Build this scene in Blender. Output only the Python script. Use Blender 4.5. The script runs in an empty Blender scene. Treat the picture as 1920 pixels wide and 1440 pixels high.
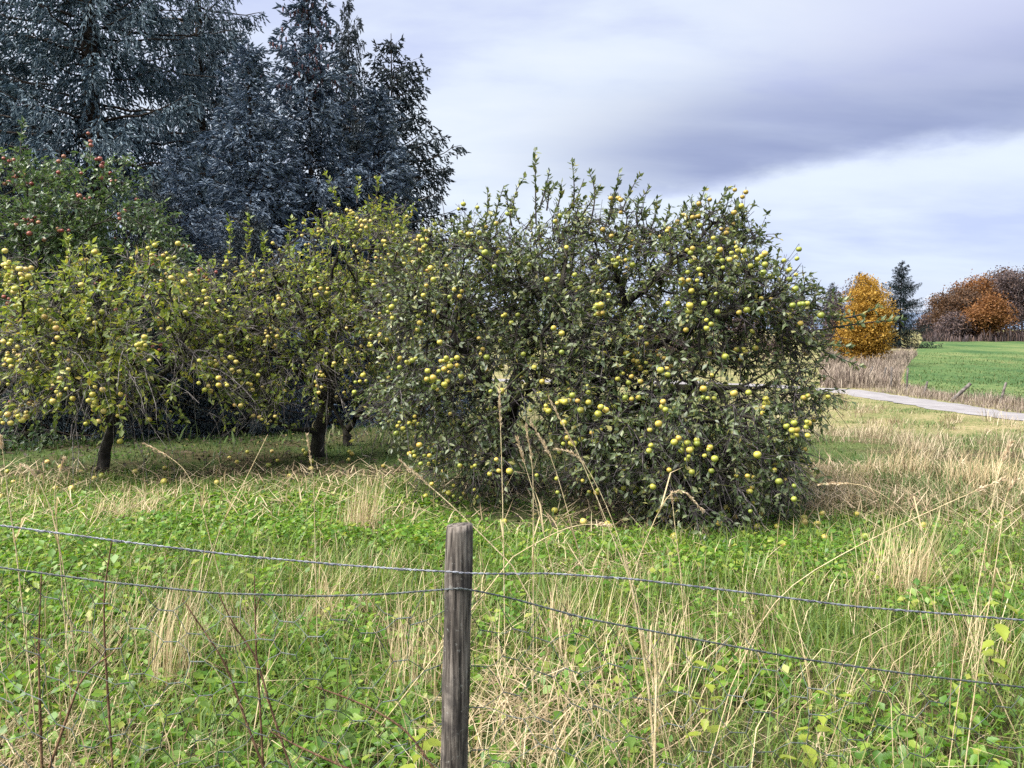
import bpy, math, random
import numpy as np
from mathutils import Vector
R = math.radians
rng = np.random.default_rng(11)
random.seed(5)
SC = bpy.context.scene
COL = SC.collection

# ------------------------------------------------------------------ camera
F_PX, PITCH, EYE = 1507.0, math.atan(110 / 1507), 1.70      # photograph is 1920 x 1440
cam_d = bpy.data.cameras.new('camera')
cam_d.sensor_width = 36.0
cam_d.lens = 36.0 * F_PX / 1920
cam_d.clip_start, cam_d.clip_end = 0.05, 9000
cam = bpy.data.objects.new('camera', cam_d)
cam.location = (0, 0, EYE)
cam.rotation_euler = (R(90) - PITCH, 0, 0)
COL.objects.link(cam)
SC.camera = cam

# ------------------------------------------------------------------ exposure
EXPOSURE = 3.02
SC.view_settings.view_transform = 'Standard'
SC.view_settings.look = 'None'
SC.view_settings.gamma = 1.0
SC.view_settings.use_curve_mapping = False
SC.view_settings.exposure = EXPOSURE

# ------------------------------------------------------------------ world and sun
SUN_EL, SUN_AZ = R(56), R(-116)      # azimuth from +Y towards +X: behind and to the left
world = bpy.data.worlds.new('World')
SC.world = world
world.use_nodes = True
wt = world.node_tree
wt.nodes.clear()


class NT:
    """tiny helper for building node expressions"""
    def __init__(self, tree):
        self.t = tree

    def n(self, kind, **kw):
        nd = self.t.nodes.new(kind)
        for k, v in kw.items():
            setattr(nd, k, v)
        return nd

    def link(self, a, b):
        self.t.links.new(a, b)

    def put(self, sock, v):
        if isinstance(v, bpy.types.NodeSocket):
            self.link(v, sock)
        else:
            sock.default_value = v

    def math(self, op, a, b=0.0, clamp=False):
        nd = self.n('ShaderNodeMath', operation=op, use_clamp=clamp)
        self.put(nd.inputs[0], a)
        self.put(nd.inputs[1], b)
        return nd.outputs[0]

    def step(self, v, a, b, lo=0.0, hi=1.0):
        nd = self.n('ShaderNodeMapRange', interpolation_type='SMOOTHSTEP')
        self.put(nd.inputs['Value'], v)
        nd.inputs['From Min'].default_value = a
        nd.inputs['From Max'].default_value = b
        nd.inputs['To Min'].default_value = lo
        nd.inputs['To Max'].default_value = hi
        return nd.outputs[0]

    def mix(self, f, a, b, mode='MIX'):
        nd = self.n('ShaderNodeMix', data_type='RGBA', blend_type=mode)
        self.put(nd.inputs[0], f)
        self.put(nd.inputs[6], a if isinstance(a, bpy.types.NodeSocket) else (*a, 1))
        self.put(nd.inputs[7], b if isinstance(b, bpy.types.NodeSocket) else (*b, 1))
        return nd.outputs[2]

    def noise(self, vec, scale, detail=3.0, rough=0.55, dist=0.0):
        nd = self.n('ShaderNodeTexNoise')
        if vec is not None:
            self.link(vec, nd.inputs['Vector'])
        nd.inputs['Scale'].default_value = scale
        nd.inputs['Detail'].default_value = detail
        nd.inputs['Roughness'].default_value = rough
        nd.inputs['Distortion'].default_value = dist
        return nd.outputs[0]

    def ramp(self, f, stops, interp='LINEAR'):
        nd = self.n('ShaderNodeValToRGB')
        cr = nd.color_ramp
        cr.interpolation = interp
        while len(cr.elements) < len(stops):
            cr.elements.new(0.5)
        for e, (p, c) in zip(cr.elements, stops):
            e.position = p
            e.color = (*c, 1)
        self.put(nd.inputs[0], f)
        return nd.outputs[0]

    def mapping(self, vec, scale=(1, 1, 1), loc=(0, 0, 0)):
        nd = self.n('ShaderNodeMapping')
        self.link(vec, nd.inputs[0])
        nd.inputs['Scale'].default_value = scale
        nd.inputs['Location'].default_value = loc
        return nd.outputs[0]


def lin(r, g, b):
    """sRGB 0-255 to linear"""
    f = lambda c: c / 12.92 if c <= 0.04045 else ((c + 0.055) / 1.055) ** 2.4
    return tuple(f(v / 255) for v in (r, g, b))


def build_world():
    w = NT(wt)
    tc = w.n('ShaderNodeTexCoord')
    sep = w.n('ShaderNodeSeparateXYZ')
    w.link(tc.outputs['Generated'], sep.inputs[0])
    x, y, z = sep.outputs
    az = w.math('ARCTAN2', x, y)
    el = w.math('ARCSINE', z)
    zz = w.math('ADD', w.math('MAXIMUM', z, 0.0), 0.22)
    cmb = w.n('ShaderNodeCombineXYZ')
    w.put(cmb.inputs[0], w.math('DIVIDE', x, zz))
    w.put(cmb.inputs[1], w.math('DIVIDE', y, zz))
    flat = cmb.outputs[0]
    n1 = w.noise(flat, 0.62, 4.0, 0.5, 0.25)
    n2 = w.noise(w.mapping(flat, (1, 1.9, 1), (3.1, 1.7, 0)), 2.2, 6.0, 0.55, 0.1)
    nn = w.math('ADD', w.math('MULTIPLY', n1, 0.68), w.math('MULTIPLY', n2, 0.32))
    k = 10.0 / (2 ** EXPOSURE)          # background strength below is 0.1
    c = lambda *rgb: tuple(v * k for v in lin(*rgb))
    cover = w.ramp(nn, [(0.36, c(188, 197, 236)), (0.44, c(208, 216, 243)), (0.51, c(226, 234, 247)), (0.60, c(236, 242, 249))])
    # towards the horizon the overcast turns a flat pale blue
    low = w.step(el, 0.16, 0.02)
    cover = w.mix(w.math('MULTIPLY', low, 0.6), cover, c(192, 207, 244))
    # one long dark cloud with a sharp lower edge
    wob = w.math('MULTIPLY', w.math('SUBTRACT', w.noise(flat, 1.5, 6.0, 0.6), 0.5), 0.075)
    edge = w.math('ADD', w.math('ADD', w.math('MULTIPLY', az, 0.078), 0.142), wob)
    up = w.math('SUBTRACT', el, edge)
    body = w.math('MULTIPLY', w.step(up, -0.006, 0.026), w.step(w.math('ADD', up, w.math('MULTIPLY', wob, 1.2)), 0.165, 0.03))
    reach = w.math('MULTIPLY', w.step(az, -0.10, 0.26), w.step(az, 2.9, 1.6))
    body = w.math('MULTIPLY', body, reach)
    rag = w.step(w.noise(w.mapping(flat, (0.7, 2.2, 1), (8, 2, 0)), 1.3, 5.0, 0.55, 0.15), 0.3, 0.62, 0.72, 1.0)
    body = w.math('MULTIPLY', body, rag)
    below = w.math('MULTIPLY', w.step(up, -0.075, -0.004), w.step(up, 0.012, -0.004))
    cover = w.mix(w.math('MULTIPLY', w.math('MULTIPLY', below, reach), 0.8), cover, c(228, 236, 250))
    # the thinner upper veil of the same cloud
    veil = w.math('MULTIPLY', w.step(up, 0.0, 0.10), w.step(up, 0.34, 0.12))
    veil = w.math('MULTIPLY', w.math('MULTIPLY', veil, w.step(az, 0.12, 0.55)), 0.55)
    veil = w.math('MULTIPLY', veil, w.step(az, 2.9, 1.6))
    cover = w.mix(veil, cover, c(192, 191, 230))
    cover = w.mix(w.math('MULTIPLY', body, 0.97), cover, c(140, 147, 186))
    sky = w.n('ShaderNodeTexSky', sky_type='NISHITA')
    sky.sun_disc = False
    sky.sun_elevation = SUN_EL
    sky.sun_rotation = SUN_AZ
    sky.altitude = 300
    col = w.mix(0.965, sky.outputs[0], cover)
    bg = w.n('ShaderNodeBackground')
    w.link(col, bg.inputs[0])
    bg.inputs[1].default_value = 0.1
    out = w.n('ShaderNodeOutputWorld')
    w.link(bg.outputs[0], out.inputs[0])


build_world()

sun_d = bpy.data.lights.new('sun', 'SUN')
sun_d.energy = 1.5
sun_d.angle = R(50)
sun_d.color = (1.0, 0.95, 0.86)
sun = bpy.data.objects.new('sun', sun_d)
COL.objects.link(sun)
sdir = Vector((math.sin(SUN_AZ) * math.cos(SUN_EL), math.cos(SUN_AZ) * math.cos(SUN_EL), math.sin(SUN_EL)))
sun.rotation_euler = sdir.to_track_quat('Z', 'Y').to_euler()
SC.cycles.max_bounces = 6
SC.cycles.diffuse_bounces = 3
SC.cycles.glossy_bounces = 2
SC.cycles.transmission_bounces = 3
SC.cycles.transparent_max_bounces = 4
SC.cycles.use_denoising = False


# ------------------------------------------------------------------ geometry helpers
def smooth01(t):
    t = np.clip(t, 0, 1)
    return t * t * (3 - 2 * t)


def ground_z(x, y):
    """height of the land: orchard level, then a fall to the path and a field that climbs away"""
    x = np.asarray(x, float)
    y = np.asarray(y, float)
    r = np.hypot(x, np.maximum(y, 0))
    h = -1.45 * smooth01((r - 10.5) / 17) - 0.45 * smooth01((r - 27) / 22)
    h = h + 0.62 * smooth01((r - 50) / 125)
    h = h - 4.0 * smooth01((r - 190) / 260)
    h = h + 0.05 * np.sin(x * 0.9 + 1) * np.sin(y * 0.7) * smooth01((r - 3) / 6) * smooth01((400 - r) / 300)
    return h


FV = np.array([0, math.cos(PITCH), -math.sin(PITCH)])
UV = np.array([0, math.sin(PITCH), math.cos(PITCH)])


def at(px, py, Y):
    """world point seen at a pixel of the photograph, Y metres ahead"""
    u, v = (px - 960) / F_PX, -(py - 720) / F_PX
    d = FV + np.array([u, 0, 0]) + v * UV
    return np.array([0, 0, EYE]) + d * (Y / d[1])


def gx(px, Y):
    """ground point under a pixel column at Y metres"""
    X = at(px, 700, Y)[0]
    return np.array([X, Y, float(ground_z(X, Y))])


def on_ground(px, py):
    """where the land is met by the line of sight through a pixel of the photograph"""
    Y = np.geomspace(2.0, 400, 4000)
    u, v = (px - 960) / F_PX, -(py - 720) / F_PX
    d = FV + np.array([u, 0, 0]) + v * UV
    X, Z = d[0] / d[1] * Y, EYE + d[2] / d[1] * Y
    below = np.where(Z < ground_z(X, Y))[0]
    i = below[0] if len(below) else len(Y) - 1
    return float(X[i]), float(Y[i])


def mesh_tris(name, V, T, mats=(), smooth=False):
    """mesh from vertex and triangle arrays"""
    V = np.ascontiguousarray(V, dtype=np.float32)
    T = np.ascontiguousarray(T, dtype=np.int32)
    me = bpy.data.meshes.new(name)
    me.vertices.add(len(V))
    me.vertices.foreach_set('co', V.ravel())
    me.loops.add(T.size)
    me.loops.foreach_set('vertex_index', T.ravel())
    me.polygons.add(len(T))
    me.polygons.foreach_set('loop_start', np.arange(0, T.size, 3, dtype=np.int32))
    if smooth:
        me.polygons.foreach_set('use_smooth', np.ones(len(T), dtype=bool))
    for m in mats:
        me.materials.append(m)
    me.update(calc_edges=True)
    return me


def obj(name, me, parent=None, loc=None, rz=0.0, scale=None):
    o = bpy.data.objects.new(name, me)
    COL.objects.link(o)
    if parent is not None:
        o.parent = parent
    if loc is not None:
        o.location = [float(v) for v in loc]
    o.rotation_euler[2] = rz
    if scale is not None:
        o.scale = scale if hasattr(scale, '__len__') else (scale,) * 3
    return o


def thing(name, label, cat, loc=(0, 0, 0), group=None):
    o = obj(name, None, loc=loc)
    o.empty_display_size = 0.2
    return tag(o, label, cat, group)


def tag(o, label=None, cat=None, group=None, kind=None):
    if label:
        o['label'] = label
    if cat:
        o['category'] = cat
    if group:
        o['group'] = group
    if kind:
        o['kind'] = kind
    return o


def norm(v):
    return v / np.maximum(np.linalg.norm(v, axis=-1, keepdims=True), 1e-9)


def frames(d):
    ref = np.where(np.abs(d[..., 2:3]) > 0.9, np.array([1.0, 0, 0]), np.array([0, 0, 1.0]))
    a = norm(np.cross(d, ref))
    return a, np.cross(d, a)


def tubes(P, Rad, sides=5):
    """P (n,k,3) polylines, Rad (n,k) radii -> verts, tris"""
    P = np.asarray(P, float)
    Rad = np.asarray(Rad, float)
    n, k, _ = P.shape
    tan = norm(np.gradient(P, axis=1))
    a, b = frames(tan)
    ang = np.arange(sides) * 2 * math.pi / sides
    ring = (P[:, :, None] + Rad[:, :, None, None] *
            (a[:, :, None] * np.cos(ang)[:, None] + b[:, :, None] * np.sin(ang)[:, None]))
    V = ring.reshape(-1, 3)
    i, j, s = np.meshgrid(np.arange(n), np.arange(k - 1), np.arange(sides), indexing='ij')
    s2 = (s + 1) % sides
    q = lambda jj, ss: (i * k + jj) * sides + ss
    A, B, C, D = q(j, s), q(j, s2), q(j + 1, s2), q(j + 1, s)
    T = np.concatenate([np.stack([A, B, C], -1).reshape(-1, 3), np.stack([A, C, D], -1).reshape(-1, 3)])
    return V, T


def join(*parts):
    Vs, Ts, o = [], [], 0
    for V, T in parts:
        if len(V) == 0:
            continue
        Vs.append(V)
        Ts.append(T + o)
        o += len(V)
    return np.concatenate(Vs), np.concatenate(Ts)


def leaf_geo(P, D, N, L, W, fold=0.22, droop=0.18):
    """folded pointed leaves: base P, direction D, upper normal N"""
    D = norm(D)
    S = norm(np.cross(D, N))
    N = np.cross(S, D)
    L = L[:, None]
    W = W[:, None]
    b = P
    m = P + D * L * 0.48 - N * W * fold
    l = P + D * L * 0.45 + S * W * 0.5
    r = P + D * L * 0.45 - S * W * 0.5
    t = P + D * L - N * L * droop
    V = np.stack([b, l, m, r, t], 1).reshape(-1, 3)
    o = np.arange(len(P))[:, None, None] * 5
    T = (np.array([[0, 2, 1], [1, 2, 4], [0, 3, 2], [2, 3, 4]])[None] + o).reshape(-1, 3)
    return V, T


def weed_leaf_geo(P, D, N, L, W):
    """broader leaves with a toothed edge for plants near the eye"""
    D = norm(D)
    S = norm(np.cross(D, N))
    N = np.cross(S, D)
    out = [(0.10, 0.30), (0.26, 0.50), (0.36, 0.40), (0.55, 0.46), (0.63, 0.32), (0.80, 0.24)]
    mid = [(0.0, 0.0, 0.0), (0.45, 0.0, -0.10), (1.0, 0.0, -0.26)]
    pts = [(u, v, -0.05 * u) for u, v in out] + [(u, -v, -0.05 * u) for u, v in out]
    pts = mid + pts
    V = np.stack([P + D * (L * u)[:, None] + S * (W * v)[:, None] + N * (L * h)[:, None] for u, v, h in pts], 1).reshape(-1, 3)
    T = []
    for o, fl in ((3, False), (9, True)):
        t = [(0, o, 1), (o, o + 1, 1), (o + 1, o + 2, 1), (o + 2, o + 3, 1), (o + 3, o + 4, 1), (o + 4, 2, 1), (o + 4, o + 5, 2)]
        T += [(a, c, b) if not fl else (a, b, c) for a, b, c in t]
    T = (np.array(T)[None] + np.arange(len(P))[:, None, None] * len(pts)).reshape(-1, 3)
    return V, T


def blade_geo(P, H, W, az, lean, curl):
    """grass blades of two segments with a pointed tip"""
    h = np.stack([np.cos(az), np.sin(az), np.zeros_like(az)], -1)
    s = np.stack([-np.sin(az), np.cos(az), np.zeros_like(az)], -1)
    up = np.array([0, 0, 1.0])
    l2 = lean + curl
    mid = P + (H * 0.55)[:, None] * (up * np.cos(lean)[:, None] + h * np.sin(lean)[:, None])
    tip = mid + (H * 0.45)[:, None] * (up * np.cos(l2)[:, None] + h * np.sin(l2)[:, None])
    w = (W * 0.5)[:, None]
    V = np.stack([P - s * w, P + s * w, mid - s * w * 0.8, mid + s * w * 0.8, tip], 1).reshape(-1, 3)
    o = np.arange(len(P))[:, None, None] * 5
    T = (np.array([[0, 1, 3], [0, 3, 2], [2, 3, 4]])[None] + o).reshape(-1, 3)
    return V, T


def rnd(n, a=0.0, b=1.0):
    return rng.uniform(a, b, n)


def rdir(n):
    return norm(rng.normal(size=(n, 3)))


_vn = np.random.default_rng(3).uniform(0, 1, (64, 64))


def vnoise(x, y, s):
    """smooth value noise for scatter density"""
    x = np.asarray(x) / s + 100
    y = np.asarray(y) / s + 100
    i, j = np.floor(x).astype(int), np.floor(y).astype(int)
    fx, fy = smooth01(x - i), smooth01(y - j)
    g = lambda a, b: _vn[a % 64, b % 64]
    return (g(i, j) * (1 - fx) + g(i + 1, j) * fx) * (1 - fy) + (g(i, j + 1) * (1 - fx) + g(i + 1, j + 1) * fx) * fy


# ------------------------------------------------------------------ materials
def new_mat(name):
    m = bpy.data.materials.new(name)
    m.use_nodes = True
    m.node_tree.nodes.clear()
    return m, NT(m.node_tree)


def finish(w, shader):
    out = w.n('ShaderNodeOutputMaterial')
    w.link(shader, out.inputs[0])


def principled(w, col, rough=0.6, spec=0.4, normal=None, metal=0.0):
    p = w.n('ShaderNodeBsdfPrincipled')
    w.put(p.inputs['Base Color'], col if isinstance(col, bpy.types.NodeSocket) else (*col, 1))
    w.put(p.inputs['Roughness'], rough)
    p.inputs['Specular IOR Level'].default_value = spec
    p.inputs['Metallic'].default_value = metal
    if normal is not None:
        w.link(normal, p.inputs['Normal'])
    return p.outputs[0]


def leaf_mat(name, stops, rough=0.45, spec=0.4, trans=0.3, tcol=(1.5, 1.5, 0.8), patch=0.0, patch_col=(0, 0, 0), patch_scale=0.7):
    """leaf or blade colour picked per leaf, lit from both sides"""
    m, w = new_mat(name)
    geo = w.n('ShaderNodeNewGeometry')
    col = w.ramp(geo.outputs['Random Per Island'], stops)
    if patch > 0:
        nz = w.noise(geo.outputs['Position'], patch_scale, 2.0)
        col = w.mix(w.math('MULTIPLY', w.step(nz, 0.36, 0.50), patch), col, patch_col)
    d = principled(w, col, rough, spec)
    if trans > 0:
        t = w.n('ShaderNodeBsdfTranslucent')
        w.link(w.mix(1.0, col, tcol, 'MULTIPLY'), t.inputs[0])
        mx = w.n('ShaderNodeMixShader')
        mx.inputs[0].default_value = trans
        w.link(d, mx.inputs[1])
        w.link(t.outputs[0], mx.inputs[2])
        d = mx.outputs[0]
    finish(w, d)
    return m


def bark_mat(name, dark, pale, moss=None, scale=9.0):
    m, w = new_mat(name)
    geo = w.n('ShaderNodeNewGeometry')
    pos = geo.outputs['Position']
    col = w.mix(w.step(w.noise(pos, scale, 4.0, 0.6), 0.4, 0.65), dark, pale)
    if moss:
        sp = w.n('ShaderNodeSeparateXYZ')
        w.link(geo.outputs['Normal'], sp.inputs[0])
        f = w.math('MULTIPLY', w.step(sp.outputs[2], 0.0, 0.8), w.step(w.noise(pos, 5.0, 3.0), 0.4, 0.6))
        col = w.mix(f, col, moss)
    b = w.n('ShaderNodeBump')
    b.inputs['Strength'].default_value = 0.7
    b.inputs['Distance'].default_value = 0.02
    w.link(w.noise(w.mapping(pos, (1, 1, 0.25)), scale * 5, 4.0, 0.65), b.inputs['Height'])
    finish(w, principled(w, col, 0.9, 0.2, b.outputs[0]))
    return m


def apple_mat(name, stops, blush, blush_amt):
    m, w = new_mat(name)
    oi = w.n('ShaderNodeObjectInfo')
    tc = w.n('ShaderNodeTexCoord')
    col = w.ramp(oi.outputs['Random'], stops)
    nz = w.noise(tc.outputs['Object'], 22.0, 3.0)
    sp = w.n('ShaderNodeSeparateXYZ')
    w.link(tc.outputs['Object'], sp.inputs[0])
    side = w.math('ADD', w.math('MULTIPLY', sp.outputs[0], 16.0), w.math('MULTIPLY', nz, 0.9))
    pick = w.step(w.math('FRACT', w.math('MULTIPLY', oi.outputs['Random'], 7.31)), 0.35, 0.75)
    f = w.math('MULTIPLY', w.step(side, 0.35, 0.95), w.math('MULTIPLY', pick, blush_amt))
    col = w.mix(f, col, blush)
    spots = w.step(w.noise(tc.outputs['Object'], 160.0, 1.0), 0.66, 0.74)
    col = w.mix(w.math('MULTIPLY', spots, 0.35), col, (0.18, 0.11, 0.04))
    finish(w, principled(w, col, 0.38, 0.45))
    return m


M = {}
M['leaf_green'] = leaf_mat('leaf_green', [(0, (0.036, 0.060, 0.026)), (0.4, (0.085, 0.118, 0.052)), (0.72, (0.15, 0.185, 0.088)), (0.90, (0.23, 0.255, 0.12)), (1, (0.30, 0.27, 0.08))], 0.42, 0.6, 0.25)
M['leaf_yellow'] = leaf_mat('leaf_yellow', [(0, (0.07, 0.115, 0.03)), (0.35, (0.15, 0.205, 0.045)), (0.7, (0.25, 0.295, 0.06)), (0.93, (0.35, 0.36, 0.075)), (1, (0.36, 0.28, 0.06))], 0.45, 0.45, 0.34)
M['leaf_mid'] = leaf_mat('leaf_mid', [(0, (0.065, 0.10, 0.036)), (0.45, (0.135, 0.18, 0.056)), (0.8, (0.225, 0.26, 0.075)), (1, (0.33, 0.32, 0.085))], 0.45, 0.45, 0.3)
M['leaf_dark'] = leaf_mat('leaf_dark', [(0, (0.04, 0.078, 0.036)), (0.6, (0.085, 0.145, 0.062)), (1, (0.16, 0.22, 0.095))], 0.38, 0.7, 0.25)
M['bark'] = bark_mat('apple_bark', (0.020, 0.017, 0.015), (0.055, 0.048, 0.042), (0.05, 0.06, 0.012))
M['twig'] = bark_mat('apple_twig', (0.06, 0.052, 0.052), (0.22, 0.20, 0.19), None, 14.0)
M['twig_dark'] = bark_mat('dark_twig', (0.032, 0.027, 0.032), (0.12, 0.105, 0.11), None, 14.0)
M['spruce_bark'] = bark_mat('spruce_bark', (0.03, 0.022, 0.018), (0.07, 0.055, 0.045))
M['far_bark'] = bark_mat('far_bark', (0.05, 0.042, 0.045), (0.12, 0.105, 0.10), None, 1.0)
M['apple_yellow'] = apple_mat('apple_yellow', [(0, (0.34, 0.34, 0.055)), (0.35, (0.45, 0.41, 0.075)), (0.75, (0.52, 0.43, 0.12)), (1, (0.50, 0.37, 0.13))], (0.46, 0.20, 0.07), 0.5)
M['apple_green'] = apple_mat('apple_green', [(0, (0.19, 0.23, 0.04)), (0.35, (0.31, 0.33, 0.055)), (0.75, (0.45, 0.40, 0.07)), (1, (0.49, 0.36, 0.085))], (0.46, 0.20, 0.06), 0.45)
M['apple_red'] = apple_mat('apple_red', [(0, (0.26, 0.07, 0.05)), (0.5, (0.30, 0.10, 0.07)), (1, (0.32, 0.16, 0.08))], (0.22, 0.035, 0.035), 0.8)
M['needle_blue'] = leaf_mat('needle_blue', [(0, (0.062, 0.095, 0.14)), (0.5, (0.135, 0.185, 0.262)), (0.85, (0.235, 0.295, 0.385)), (1, (0.31, 0.37, 0.44))], 0.6, 0.3, 0.0)
M['needle_teal'] = leaf_mat('needle_teal', [(0, (0.05, 0.085, 0.112)), (0.6, (0.118, 0.175, 0.222)), (1, (0.23, 0.30, 0.355))], 0.6, 0.3, 0.0)
M['needle_dark'] = leaf_mat('needle_dark', [(0, (0.016, 0.027, 0.036)), (0.6, (0.036, 0.054, 0.066)), (1, (0.075, 0.096, 0.108))], 0.6, 0.3, 0.0)
M['needle_far'] = leaf_mat('needle_far', [(0, (0.006, 0.012, 0.014)), (0.6, (0.013, 0.023, 0.025)), (1, (0.028, 0.04, 0.04))], 0.8, 0.05, 0.0)
M['cone'] = leaf_mat('cone_scales', [(0, (0.085, 0.045, 0.052)), (1, (0.15, 0.075, 0.08))], 0.7, 0.2, 0.0)
M['grass_green'] = leaf_mat('grass_green', [(0, (0.065, 0.13, 0.026)), (0.5, (0.13, 0.205, 0.042)), (0.85, (0.19, 0.25, 0.06)), (1, (0.28, 0.29, 0.10))], 0.5, 0.35, 0.4, (1.3, 1.4, 0.7))
M['grass_shade_tint'] = leaf_mat('grass_shade_tint', [(0, (0.026, 0.068, 0.014)), (0.6, (0.048, 0.108, 0.022)), (1, (0.085, 0.14, 0.034))], 0.5, 0.3, 0.35, (1.2, 1.3, 0.7))  # base colour lowered so the turf carries the tree shade
M['grass_dry'] = leaf_mat('grass_dry', [(0, (0.22, 0.16, 0.09)), (0.35, (0.40, 0.31, 0.18)), (0.75, (0.56, 0.46, 0.28)), (1, (0.66, 0.58, 0.38))], 0.6, 0.25, 0.3, (1.1, 1.05, 0.9))
M['straw'] = leaf_mat('straw', [(0, (0.24, 0.175, 0.11)), (0.5, (0.44, 0.34, 0.22)), (1, (0.62, 0.51, 0.36))], 0.7, 0.2, 0.2, (1.1, 1.0, 0.9))
M['meadow'] = leaf_mat('meadow_grass', [(0, (0.08, 0.14, 0.04)), (0.4, (0.15, 0.185, 0.07)), (0.68, (0.29, 0.255, 0.15)), (1, (0.47, 0.395, 0.28))], 0.6, 0.2, 0.25, (1.1, 1.1, 0.9), 0.85, (0.095, 0.155, 0.045), 0.55)
M['weed'] = leaf_mat('weed_leaf', [(0, (0.045, 0.12, 0.014)), (0.5, (0.10, 0.21, 0.022)), (0.85, (0.18, 0.275, 0.034)), (1, (0.28, 0.30, 0.06))], 0.42, 0.45, 0.35, (1.3, 1.4, 0.6))
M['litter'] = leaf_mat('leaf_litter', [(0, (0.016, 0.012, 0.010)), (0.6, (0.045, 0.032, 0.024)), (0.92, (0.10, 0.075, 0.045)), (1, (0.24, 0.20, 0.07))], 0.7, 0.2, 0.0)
M['stem_brown'] = bark_mat('bramble_stem', (0.10, 0.055, 0.035), (0.24, 0.15, 0.09), None, 20.0)
M['stalk'] = bark_mat('dry_stalk', (0.48, 0.38, 0.22), (0.62, 0.52, 0.33), None, 12.0)
M['seed'] = leaf_mat('seed_head', [(0, (0.42, 0.32, 0.20)), (1, (0.66, 0.55, 0.40))], 0.7, 0.2, 0.3, (1.1, 1.0, 0.9))
M['oak_orange'] = leaf_mat('oak_orange', [(0, (0.12, 0.058, 0.025)), (0.5, (0.20, 0.088, 0.032)), (1, (0.28, 0.14, 0.05))], 0.6, 0.25, 0.3, (1.2, 1.0, 0.8))
M['oak_brown'] = leaf_mat('oak_brown', [(0, (0.06, 0.045, 0.035)), (0.5, (0.105, 0.062, 0.04)), (1, (0.165, 0.09, 0.045))], 0.6, 0.25, 0.3, (1.2, 1.0, 0.8))
M['wood_purple'] = leaf_mat('wood_purple', [(0, (0.055, 0.045, 0.052)), (0.5, (0.095, 0.070, 0.072)), (1, (0.15, 0.10, 0.08))], 0.7, 0.2, 0.2, (1, 1, 1))
M['golden'] = leaf_mat('golden_leaf', [(0, (0.25, 0.14, 0.024)), (0.5, (0.38, 0.225, 0.038)), (1, (0.48, 0.31, 0.065))], 0.6, 0.25, 0.35, (1.1, 1.0, 0.8))
M['dead_weed'] = leaf_mat('dead_weed', [(0, (0.12, 0.09, 0.075)), (0.5, (0.25, 0.20, 0.165)), (1, (0.40, 0.335, 0.265))], 0.7, 0.2, 0.2, (1, 1, 1))


def ground_mat():
    m, w = new_mat('orchard_ground')
    geo = w.n('ShaderNodeNewGeometry')
    pos = geo.outputs['Position']
    n1, n2 = w.noise(pos, 0.5, 4.0), w.noise(pos, 9.0, 5.0, 0.7)
    col = w.ramp(n2, [(0.3, (0.022, 0.018, 0.012)), (0.5, (0.06, 0.052, 0.026)), (0.7, (0.12, 0.10, 0.055))])
    grn = w.ramp(n2, [(0.3, (0.03, 0.052, 0.014)), (0.7, (0.085, 0.13, 0.035))])
    col = w.mix(w.step(n1, 0.4, 0.6), col, grn)
    sep = w.n('ShaderNodeSeparateXYZ')
    w.link(pos, sep.inputs[0])
    far = w.step(sep.outputs[1], 9.0, 22.0)
    mead = w.ramp(w.math('ADD', w.math('MULTIPLY', n2, 0.6), w.math('MULTIPLY', n1, 0.4)),
                  [(0.38, (0.08, 0.12, 0.035)), (0.5, (0.19, 0.18, 0.08)), (0.62, (0.34, 0.27, 0.16))])
    col = w.mix(far, col, mead)
    b = w.n('ShaderNodeBump')
    b.inputs['Strength'].default_value = 0.8
    b.inputs['Distance'].default_value = 0.05
    w.link(w.noise(pos, 25.0, 5.0, 0.7), b.inputs['Height'])
    finish(w, principled(w, col, 0.95, 0.1, b.outputs[0]))
    return m


def field_mat():
    m, w = new_mat('field_turf')
    geo = w.n('ShaderNodeNewGeometry')
    pos = geo.outputs['Position']
    big = w.noise(w.mapping(pos, (0.7, 0.25, 1)), 0.25, 4.0, 0.6)
    fine = w.noise(w.mapping(pos, (1, 0.6, 1)), 3.0, 5.0, 0.7)
    v = w.math('ADD', w.math('MULTIPLY', big, 0.55), w.math('MULTIPLY', fine, 0.45))
    col = w.ramp(v, [(0.38, (0.030, 0.068, 0.024)), (0.46, (0.052, 0.100, 0.034)), (0.54, (0.085, 0.130, 0.045)), (0.63, (0.15, 0.17, 0.07))])
    b = w.n('ShaderNodeBump')
    b.inputs['Strength'].default_value = 0.6
    b.inputs['Distance'].default_value = 0.15
    w.link(fine, b.inputs['Height'])
    finish(w, principled(w, col, 0.9, 0.1, b.outputs[0]))
    return m


def gravel_mat():
    m, w = new_mat('path_gravel')
    geo = w.n('ShaderNodeNewGeometry')
    pos = geo.outputs['Position']
    v = w.math('ADD', w.math('MULTIPLY', w.noise(pos, 30.0, 5.0, 0.75), 0.6), w.math('MULTIPLY', w.noise(pos, 1.2, 3.0), 0.4))
    col = w.ramp(v, [(0.35, (0.14, 0.13, 0.135)), (0.5, (0.22, 0.21, 0.22)), (0.65, (0.29, 0.28, 0.29))])
    b = w.n('ShaderNodeBump')
    b.inputs['Strength'].default_value = 0.5
    b.inputs['Distance'].default_value = 0.02
    w.link(w.noise(pos, 60.0, 4.0, 0.7), b.inputs['Height'])
    finish(w, principled(w, col, 0.95, 0.1, b.outputs[0]))
    return m


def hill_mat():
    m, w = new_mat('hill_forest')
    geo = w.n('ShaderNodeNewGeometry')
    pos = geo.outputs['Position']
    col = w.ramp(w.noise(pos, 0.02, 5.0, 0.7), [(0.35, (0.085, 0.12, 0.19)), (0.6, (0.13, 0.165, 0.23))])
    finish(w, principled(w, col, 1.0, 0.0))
    return m


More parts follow.
